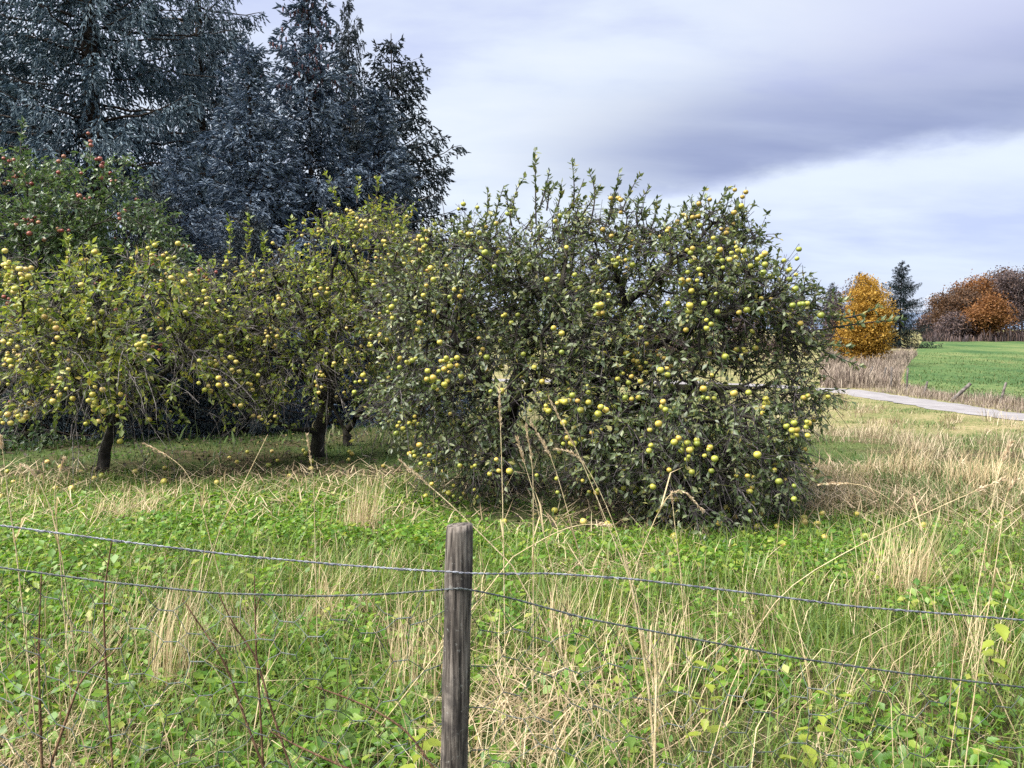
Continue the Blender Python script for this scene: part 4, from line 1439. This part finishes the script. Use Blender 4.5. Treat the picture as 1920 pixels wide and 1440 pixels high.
# green grass
x, y = fan_points(88000, 1.9, 9.5)
k = rnd(len(x)) > np.maximum(shade_zone(x, y) * 0.93, tan_zone(x, y) * 0.8)
x, y = x[k], y[k]
m = len(x)
tall = 0.5 + vnoise(x, y, 0.35)
near = smooth01((7.5 - y) / 3)
H = (0.10 + 0.30 * near * rnd(m, 0.2, 1.0) * tall) * rnd(m, 0.6, 1.25)
g1 = blade_geo(with_z(x, y), H, (0.0026 + 0.0008 * y) * rnd(m, 0.7, 1.4), rnd(m, 0, 6.28), rnd(m, 0.05, 1.0), rnd(m, 0.2, 1.5))
cover('grass', 'fresh green grass growing behind the wire fence', 'grass', g1, M['grass_green'])

# broad leaved weeds: little stems carrying whorls of leaves
x, y = fan_points(24000, 2.15, 7.8)
dens = smooth01((vnoise(x, y, 0.9) * 0.75 + vnoise(x, y, 0.3) * 0.45 - 0.26) / 0.3)
k = rnd(len(x)) < dens * (1 - tan_zone(x, y) * 0.9) * (1 - shade_zone(x, y) * 0.95) * (1 - 0.85 * smooth01((x - 2.0) / 0.8) * smooth01((y - 4.5) / 1.0))
x, y = x[k], y[k]
m = len(x)
hgt = (0.05 + 0.26 * rnd(m) ** 1.3 * (0.35 + 0.9 * vnoise(x, y, 0.6)) * smooth01((7.4 - y) / 2.5))
per = 5
q = np.repeat(np.arange(m), per)
az = np.tile(np.arange(per) * 2 * math.pi / per, m) + np.repeat(rnd(m, 0, 6.28), per) + rnd(m * per, -0.4, 0.4)
tier = rnd(m * per, 0.6, 1.0)
PB = with_z(x, y)[q]
PB[:, 2] += hgt[q] * tier
r0 = rnd(m * per, 0.01, 0.045)
PB[:, 0] += np.cos(az) * r0
PB[:, 1] += np.sin(az) * r0
tilt = rnd(m * per, -0.7, 0.75)
D = np.stack([np.cos(az) * np.cos(tilt), np.sin(az) * np.cos(tilt), np.sin(tilt)], -1)
L = (0.026 + 0.034 * rnd(m)[q] ** 1.4) * rnd(m * per, 0.75, 1.25)
NN = norm(np.array([0, 0, 1.0]) + rdir(m * per) * 0.45)
WW = L * rnd(m * per, 0.5, 0.85)
nr = PB[:, 1] < 2.95
g2 = join(weed_leaf_geo(PB[nr], D[nr], NN[nr], L[nr], WW[nr]), leaf_geo(PB[~nr], D[~nr], NN[~nr], L[~nr], WW[~nr], 0.12, 0.22))
cover('weeds', 'low leafy green weeds carpeting the ground behind the fence', 'weeds', g2, M['weed'])

# dry standing grass, thin pale stems
x, y = fan_points(52000, 1.9, 9.0)
dd = smooth01((vnoise(x + 3, y, 0.24) - 0.55) / 0.25) * (0.2 + 0.4 * smooth01((6.2 - y) / 1.5) + 0.5 * smooth01((3.8 - y) / 1.2)) + tan_zone(x, y) * 0.7 + 0.03 + 0.05 * smooth01((6 - y) / 1.5)
k = rnd(len(x)) < dd * (1 - shade_zone(x, y))
x, y = x[k], y[k]
m = len(x)
H = rnd(m, 0.14, 0.58) * (0.55 + 0.6 * smooth01((6 - y) / 3))
g3 = blade_geo(with_z(x, y), H, (0.0016 + 0.0007 * y) * rnd(m, 0.6, 1.4), rnd(m, 0, 6.28), rnd(m, 0.02, 1.1) ** 1.3, rnd(m, 0.0, 1.1))
cover('dry_grass', 'thin pale dry grass standing among the weeds', 'dry grass', g3, M['grass_dry'])

# flattened straw
x, y = fan_points(60000, 1.5, 9.5)
k = rnd(len(x)) < tan_zone(x, y) ** 1.2 * (1 - shade_zone(x, y)) + 0.09
x, y = x[k], y[k]
m = len(x)
P = with_z(x, y)
P[:, 2] += rnd(m, 0.01, 0.13) * (0.4 + tan_zone(x, y))
g4 = blade_geo(P, rnd(m, 0.12, 0.42), (0.0024 + 0.0007 * y) * rnd(m, 0.7, 1.4), rnd(m, 0, 6.28) * 0.6 + 0.4, rnd(m, 1.1, 1.65), rnd(m, -0.2, 0.5))
cover('flattened_straw', 'flattened tan straw lying in patches', 'straw', g4, M['straw'])

# turf with the tree shade put into its colour, and litter under the trees
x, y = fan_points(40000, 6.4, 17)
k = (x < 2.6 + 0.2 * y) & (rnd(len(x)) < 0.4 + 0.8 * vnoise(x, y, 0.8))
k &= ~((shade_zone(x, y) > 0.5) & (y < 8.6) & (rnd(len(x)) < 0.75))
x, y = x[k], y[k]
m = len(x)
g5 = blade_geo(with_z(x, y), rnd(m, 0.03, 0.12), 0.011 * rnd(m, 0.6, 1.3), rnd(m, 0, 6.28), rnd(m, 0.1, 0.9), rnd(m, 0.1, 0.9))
cover('shade_coloured_turf', 'short green turf coloured dark to give the shade of the apple trees', 'grass', g5, M['grass_shade_tint'])
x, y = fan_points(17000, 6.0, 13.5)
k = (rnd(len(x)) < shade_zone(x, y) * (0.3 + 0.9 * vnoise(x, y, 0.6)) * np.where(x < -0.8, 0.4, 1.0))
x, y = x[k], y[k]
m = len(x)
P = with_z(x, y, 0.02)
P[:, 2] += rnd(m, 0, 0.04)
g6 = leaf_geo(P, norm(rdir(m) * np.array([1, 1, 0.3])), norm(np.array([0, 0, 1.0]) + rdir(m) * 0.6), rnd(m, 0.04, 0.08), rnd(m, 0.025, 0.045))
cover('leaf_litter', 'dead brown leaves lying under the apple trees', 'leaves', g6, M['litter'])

# meadow on the right, tussocky, running down to the path
def meadow(n, y0, y1, hs, ws, name, label):
    x, y = fan_points(n, y0, y1, lambda Y: 1.9 + 0.18 * Y)
    pxw = 960 + x / y * F_PX
    pd = path_dist(x, y)
    edge_x = np.interp(y, PATH[::-1, 1] if PATH[0, 1] > PATH[-1, 1] else PATH[:, 1], PATH[::-1, 0] if PATH[0, 1] > PATH[-1, 1] else PATH[:, 0])
    k = (pd > 1.3) & ((x < edge_x) | (y < 20))
    tus = vnoise(x, y, 0.8) * 0.6 + vnoise(x + 9, y, 2.1) * 0.6
    k &= rnd(len(x)) < 0.25 + 0.9 * tus
    x, y, tus = x[k], y[k], tus[k]
    m = len(x)
    H = hs * rnd(m, 0.5, 1.2) * (0.2 + 1.1 * smooth01((tus - 0.5) / 0.3)) * np.interp(pd[k], [1.3, 2.5, 7], [0.2, 0.35, 1.0])
    geo = blade_geo(with_z(x, y), H, ws * rnd(m, 0.6, 1.3), rnd(m, 0, 6.28), rnd(m, 0.1, 1.5), rnd(m, 0.0, 0.7))
    cover(name, label, 'grass', geo, M['meadow'])


def tussock_field(n, y0, y1, blades, size, ws, name, label):
    """many tussocks of dry grass: blades spreading from common feet"""
    x, y = fan_points(n, y0, y1, lambda Y: 2.1 + 0.19 * Y)
    pd = path_dist(x, y)
    edge_x = np.interp(y, np.sort(PATH[:, 1]), PATH[np.argsort(PATH[:, 1]), 0])
    k = (pd > 2.0) & ((x < edge_x) | (y < 20)) & (rnd(n) < 0.15 + 1.1 * smooth01((vnoise(x + 2, y + 7, 1.7) - 0.3) / 0.3))
    x, y = x[k], y[k]
    sc = rnd(len(x), 0.55, 1.3) * size
    tilt = rnd(len(x), 0, 6.28)
    q = np.repeat(np.arange(len(x)), blades)
    m = len(q)
    off = rng.normal(size=(m, 2)) * (0.16 * sc[q])[:, None]
    P = with_z(x[q] + off[:, 0], y[q] + off[:, 1])
    az = np.arctan2(off[:, 1], off[:, 0]) + rng.normal(size=m) * 0.7
    az = np.where(rnd(m) < 0.4, tilt[q] + rng.normal(size=m) * 0.5, az)
    lean = np.clip(0.15 + np.hypot(off[:, 0], off[:, 1]) / sc[q] * 2.2 * rnd(m, 0.4, 1.3), 0, 1.35)
    geo = blade_geo(P, 0.36 * sc[q] * rnd(m, 0.5, 1.15), ws * rnd(m, 0.6, 1.3), az, lean, rnd(m, 0.1, 0.9))
    cover(name, label, 'grass', geo, M['meadow_dry'])


M['meadow_dry'] = leaf_mat('meadow_dry', [(0, (0.17, 0.13, 0.08)), (0.35, (0.31, 0.25, 0.165)), (0.75, (0.45, 0.375, 0.265)), (1, (0.56, 0.48, 0.36))], 0.65, 0.2, 0.25, (1.1, 1.05, 0.9))
meadow(44000, 5.6, 15, 0.20, 0.010, 'meadow_grass', 'short tan and green meadow grass beside the apple trees')
meadow(42000, 15, 44, 0.24, 0.022, 'meadow_grass', 'short meadow grass sloping down to the gravel path')
tussock_field(75, 6.2, 15, 60, 1.0, 0.007, 'meadow_tussocks', 'spreading dry tussocks over the near meadow')
tussock_field(130, 14, 40, 34, 1.25, 0.017, 'meadow_tussocks', 'spreading dry tussocks down the slope to the path')
# land behind the orchard on the left: dry grass seen between the trunks
x, y = fan_points(10000, 12, 40, None, lambda Y: 1.9 + 0.2 * Y)
m = len(x)
geo = blade_geo(with_z(x, y), rnd(m, 0.1, 0.4), 0.03 * rnd(m, 0.6, 1.3), rnd(m, 0, 6.28), rnd(m, 0.05, 0.75), rnd(m, 0.1, 1.1))
cover('rough_grass', 'rough grass between the orchard and the spruces', 'grass', geo, M['meadow'])


# ------------------------------------------------------------------ single plants one can pick out
def poly_px(pts, Y, n=14):
    c = np.array([at(p[0], p[1], Y if len(p) < 3 else p[2]) for p in pts])
    t = np.linspace(0, 1, len(c))
    u = np.linspace(0, 1, n)
    P = np.stack([np.interp(u, t, c[:, k]) for k in range(3)], -1)
    for _ in range(3):
        P[1:-1] = (P[:-2] + 2 * P[1:-1] + P[2:]) / 4
    return P


def to_ground(P):
    """carry a stem on from its lowest drawn point down to the soil"""
    a = P[0]
    gz = float(ground_z(a[0], a[1])) - 0.02
    d = norm(P[0] - P[2])
    d = norm(d + np.array([0, 0, -0.6]))
    if a[2] <= gz:
        return P
    ln = (a[2] - gz) / max(-d[2], 0.2)
    ext = np.array([a + d * ln * f for f in (1.0, 0.66, 0.33)])
    return np.concatenate([ext, P])


def stalk(pts, Y, label, head=0.16, r=0.0020, nhead=70):
    P = to_ground(poly_px(pts, Y))
    base = P[0].copy()
    t = thing('dry_grass_stalk', label, 'grass stalk', base, 'tall dry grass stalks at the fence')
    n = len(P)
    obj('stem', mesh_tris('stalk_stem', *tubes((P - base)[None], np.linspace(r, r * 0.5, n)[None], 5), [M['stalk']], True), t)
    if head:
        s = np.concatenate([[0], np.cumsum(np.linalg.norm(np.diff(P, axis=0), axis=1))])
        u = rng.uniform(s[-1] - head, s[-1], nhead)
        Q = np.stack([np.interp(u, s, P[:, k]) for k in range(3)], -1)
        ax = norm(np.stack([np.interp(u, s, np.gradient(P[:, k])) for k in range(3)], -1))
        D = norm(ax * 1.0 + rdir(nhead) * 0.5)
        L = rnd(nhead, 0.010, 0.020)
        V, T = leaf_geo(Q, D, rdir(nhead), L, L * 0.34)
        obj('seed_head', mesh_tris('seed_head', V - base, T, [M['seed']]), t)
    # one or two dry leaves
    for _ in range(2):
        i = int(rng.integers(2, max(3, n // 2)))
        az = rng.uniform(0, 6.28)
        V, T = blade_geo(P[i][None], np.array([rng.uniform(0.12, 0.25)]), np.array([0.006]), np.array([az]), np.array([0.5]), np.array([rng.uniform(0.6, 1.5)]))
        obj('leaf', mesh_tris('stalk_leaf', V - base, T, [M['grass_dry']]), t)


ST = [
    ([(944, 1010), (941, 870), (936, 728)], 3.0, 'straight dry grass stalk, tallest of those rising right of the fence post', 0.16),
    ([(1041, 1088), (1005, 940), (969, 820)], 2.9, 'dry grass stalk leaning left over the dark trunk behind the post', 0.10),
    ([(1000, 1064), (1000, 880), (986, 798)], 3.1, 'upright dry stalk with a bent ragged head right of the post', 0.14),
    ([(1096, 1071), (1037, 861), (994, 790)], 2.9, 'dry stalk leaning left with a drooping pale plume', 0.16),
    ([(1178, 1080), (1090, 860), (1028, 745)], 2.7, 'long dry stalk leaning left from the upper wire to the big apple tree', 0.20),
    ([(1192, 1110), (1145, 960), (1088, 850), (1042, 842)], 2.75, 'dry stalk whose pale head bends over to the left', 0.13),
    ([(962, 1044), (1040, 998), (1090, 982), (1143, 984)], 3.1, 'thin green gold stalk arching to the right beside the post', 0.06),
    ([(1199, 1044), (1244, 934), (1278, 913), (1318, 958)], 3.0, 'dry stalk with a nodding head like a hook', 0.16),
    ([(1275, 1060), (1266, 990), (1259, 925)], 3.2, 'short straight stalk beside the hooked one', 0.05),
    ([(960, 1060), (850, 950), (752, 865)], 2.6, 'dry stalk slanting up left behind the post top', 0.12),
    ([(1370, 1290), (1450, 1110), (1650, 1000), (1880, 898)], 2.5, 'very long straw stalk slanting far to the right across the upper wire', 0.10),
    ([(1808, 1230), (1850, 1020), (1866, 900), (1895, 830)], 2.6, 'tall thin stalk at the right edge, reaching highest', 0.08),
    ([(1835, 1240), (1868, 1060), (1884, 930), (1905, 898)], 2.55, 'tall thin stalk at the right edge with a hooked tip', 0.05),
    ([(1740, 1010), (1690, 950), (1620, 905), (1535, 908)], 2.9, 'fine stalk arching to the left over the meadow grass', 0.12),
    ([(378, 950), (350, 880), (305, 848), (270, 832)], 3.6, 'dry stalk bending left in front of the yellowing apple tree', 0.12),
    ([(415, 985), (455, 910), (502, 815)], 3.6, 'dry stalk leaning right in front of the mossy trunk', 0.0),
    ([(590, 980), (588, 900), (575, 815)], 3.8, 'straight dry stalk before the mossy leaning trunk', 0.14),
    ([(118, 1060), (100, 960), (62, 880), (40, 872)], 3.0, 'stalk with a hooked pale head at the left edge', 0.08),
    ([(30, 1030), (15, 930), (2, 820)], 2.9, 'thin straight stalk at the far left edge', 0.05),
    ([(112, 1040), (100, 920), (120, 860)], 3.0, 'forked looking dry stalk beside the hooked one at the left', 0.06),
    ([(1215, 1280), (1190, 1120), (1168, 1040)], 2.35, 'thick dead stem standing behind the right hand wires', 0.0),
    ([(1228, 1400), (1232, 1240), (1215, 1190)], 2.2, 'broken straw coloured stem in the netting right of the post', 0.0),
]
for pts, Y, lb, hd in ST:
    stalk(pts, Y, lb, hd, 0.0046 if 'thick' in lb or 'broken' in lb else rng.uniform(0.0017, 0.0026))

BR = [
    ([(547, 1445), (502, 1314), (483, 1229), (441, 1181), (410, 1114)], 2.5, 'reddish brown bramble stem curving up left, nearer the post'),
    ([(497, 1445), (455, 1339), (427, 1246), (379, 1179), (342, 1122)], 2.5, 'reddish brown bramble stem curving up left, further from the post'),
    ([(486, 1300), (480, 1220), (477, 1080)], 2.6, 'straight dark dead stem crossing the lower wire'),
    ([(815, 1445), (764, 1367), (680, 1319), (592, 1288)], 2.35, 'brown stem arching left from the foot of the post'),
    ([(210, 1420), (196, 1210), (194, 1113), (210, 1012)], 2.6, 'tall dark dead stem crossing both wires at the left'),
    ([(75, 1330), (72, 1210), (78, 1070)], 2.6, 'dark dead stem near the left edge below the lower wire'),
    ([(145, 1290), (170, 1250), (215, 1225), (232, 1190)], 2.5, 'short brown stem bent to the right among the left hand netting'),
    ([(660, 1445), (560, 1400), (505, 1370)], 2.35, 'brown stem lying low under the bramble stems'),
]
for pts, Y, lb in BR:
    P = to_ground(poly_px(pts, Y))
    t = thing('dead_stem', lb, 'dead stem', P[0], 'dead brown stems at the fence')
    n = len(P)
    obj('stem', mesh_tris('dead_stem', *tubes((P - P[0])[None], (np.linspace(0.0046, 0.002, n) * (1 + rng.uniform(-0.12, 0.12, n)))[None], 6), [M['stem_brown']], True), t)
    for _ in range(4):
        i = int(rng.integers(3, n - 1))
        d = norm(rdir(1)[0] + np.array([0, 0, 0.7]))
        q = P[i] - P[0]
        obj('side_twig', mesh_tris('side_twig', *tubes(np.array([[q, q + d * 0.03, q + d * rng.uniform(0.05, 0.10)]]), np.array([[0.0018, 0.0015, 0.0008]]), 4), [M['stem_brown']], True), t)


def tussock(px, py, label, n, h, spread, lean, az0, w=0.0042):
    Y = EYE / ((py - 610) / F_PX)
    b = gx(px, Y)
    m = n
    P = np.stack([rng.normal(size=m) * spread, rng.normal(size=m) * spread, np.full(m, -0.02)], -1)
    V, T = blade_geo(P, h * rnd(m, 0.45, 1.15), w * rnd(m, 0.6, 1.3), az0 + rng.normal(size=m) * 0.9, lean * rnd(m, 0.1, 1.3), rnd(m, 0.0, 0.5))
    o = obj('grass_tussock', mesh_tris('grass_tussock', V, T, [M['grass_dry']]), None, b)
    tag(o, label, 'tussock', 'dry grass tussocks')


tussock(665, 1010, 'pale upright tussock of dry grass left of the fence post', 170, 0.55, 0.09, 0.35, 0.8)
tussock(1700, 1140, 'pale tussock of dry grass leaning right behind the upper wire', 220, 0.62, 0.10, 0.62, 0.15)
tussock(240, 985, 'low tan tussock in front of the yellowing apple tree', 160, 0.36, 0.16, 0.9, 1.6)
tussock(1560, 925, 'tan tussock beside the right hand apple tree', 200, 0.42, 0.16, 0.6, 0.3, 0.006)
tussock(1690, 900, 'wide tan tussock in the middle of the meadow', 240, 0.5, 0.22, 0.7, 0.1, 0.006)
tussock(1840, 930, 'bushy tan tussock near the right picture edge', 260, 0.55, 0.17, 0.6, 0.5, 0.006)
tussock(1250, 1330, 'thin straw clump in the netting right of the post', 60, 0.42, 0.06, 0.4, 2.0, 0.004)
tussock(290, 1330, 'straw clump standing in the left hand netting', 80, 0.62, 0.05, 0.25, 1.2, 0.004)
tussock(770, 1330, 'straw clump standing left of the fence post', 90, 0.5, 0.10, 0.4, 1.8, 0.004)

def leafy_plant(px, py, Y, label, h, n, size, mat):
    """an upright seedling or nettle with paired toothed leaves"""
    b = gx(px, Y)
    top = at(px, py, Y)
    h = max(h, top[2] - b[2])
    t = thing('leafy_plant', label, 'plant', b, 'leafy plants in the netting')
    lean = rng.normal(size=2) * 0.05
    u = np.linspace(0, 1, 6)
    stem = np.stack([lean[0] * u ** 2, lean[1] * u ** 2, -0.02 + (h + 0.02) * u], -1)
    obj('stem', mesh_tris('plant_stem', *tubes(stem[None], np.linspace(0.003, 0.0014, 6)[None], 5), [M['stem_green']], True), t)
    for i in range(n):
        f = 0.35 + 0.65 * (i // 2 + 0.5) / (n / 2)
        az = (i % 2) * math.pi + (i // 2) * 1.5 + rng.uniform(-0.3, 0.3)
        tl = rng.uniform(-0.5, 0.35)
        P = np.array([[np.interp(f, u, stem[:, k]) for k in range(3)]])
        D = np.array([[math.cos(az) * math.cos(tl), math.sin(az) * math.cos(tl), math.sin(tl)]])
        L = np.array([size * rng.uniform(0.7, 1.15) * (1.1 - 0.4 * f)])
        V, T = weed_leaf_geo(P + D * 0.012, D, norm(np.array([[0, 0, 1.0]]) + rdir(1) * 0.3), L, L * 0.72)
        obj('leaf', mesh_tris('plant_leaf', V, T, [mat]), t)


M['stem_green'] = plain_mat('green_stem', (0.12, 0.14, 0.04), 0.6, 0.0, (0.16, 0.10, 0.05), 20.0)
M['plant_lime'] = leaf_mat('plant_lime', [(0, (0.16, 0.24, 0.03)), (1, (0.30, 0.33, 0.05))], 0.45, 0.4, 0.35, (1.3, 1.3, 0.6))
M['plant_green'] = leaf_mat('plant_green', [(0, (0.06, 0.13, 0.025)), (1, (0.14, 0.22, 0.04))], 0.45, 0.4, 0.35, (1.3, 1.3, 0.6))
LP_ = [(770, 1335, 2.55, 'lime green leafy plant at the foot of the post, on its netting side', 0.35, 12, 0.075, 'plant_lime'),
       (1500, 1285, 2.75, 'broad leaved lime plant under the lower wire at the right', 0.3, 10, 0.085, 'plant_lime'),
       (1735, 1350, 2.6, 'green leafy plant low in the netting at the right', 0.3, 12, 0.07, 'plant_green'),
       (1880, 1075, 3.2, 'lime leafy plant between the wires at the right edge', 0.4, 12, 0.09, 'plant_lime'),
       (1130, 1330, 2.7, 'green leafy plant in the netting not far right of the post', 0.3, 10, 0.07, 'plant_green'),
       (620, 1230, 2.9, 'green leafy plant in the netting left of the post', 0.3, 12, 0.075, 'plant_green'),
       (300, 1290, 2.7, 'green leafy plant beside the left hand straw clump', 0.3, 12, 0.07, 'plant_green'),
       (1330, 1230, 2.9, 'lime leafy plant just below the lower wire right of the post', 0.3, 10, 0.075, 'plant_lime')]
for px, py, Y, lb, h, n, sz, mk in LP_:
    leafy_plant(px, py, Y, lb, h, n, sz, M[mk])

tussock(130, 1290, 'tangled straw clump under the lower wire near the left edge', 110, 0.5, 0.12, 0.7, 0.6, 0.0036)
tussock(430, 1270, 'sparse straw clump among the bramble stems', 80, 0.5, 0.10, 0.6, 2.4, 0.0036)
tussock(590, 1210, 'leaning straw clump left of the post, under the lower wire', 100, 0.55, 0.10, 0.6, 0.4, 0.0036)
tussock(1060, 1250, 'straw clump beside the stalks just right of the post', 100, 0.5, 0.10, 0.6, 1.0, 0.0036)
tussock(1420, 1250, 'ragged straw clump where the long slanting stalk starts', 90, 0.45, 0.12, 0.8, 2.8, 0.0036)
tussock(1840, 1290, 'straw clump under the lower wire at the right edge', 110, 0.5, 0.12, 0.6, 1.3, 0.0036)

# ------------------------------------------------------------------ windfalls
spots = []
for cx, cy, sx, sy, n in ((-2.3, 9.6, 1.2, 0.9, 26), (0.7, 7.4, 0.9, 0.6, 14), (2.3, 6.6, 0.6, 0.5, 18), (-4.6, 9.0, 0.8, 0.7, 10)):
    for _ in range(n):
        spots.append((random.gauss(cx, sx), random.gauss(cy, sy)))
for sx_, sy_ in spots:
    k = random.uniform(0.7, 1.05)
    o = obj('windfall_apple', APPLES['apple_yellow' if random.random() < 0.6 else 'apple_green'], None,
            (sx_, sy_, float(ground_z(sx_, sy_)) + 0.03 * k + (0.03 if sy_ < 7 else 0.012)), random.uniform(0, 6.28), k)
    o.rotation_euler[0] = random.uniform(-1.2, 1.2)
    tag(o, 'small yellow windfall apple lying in the grass under the trees', 'apple', 'windfall apples under the trees')
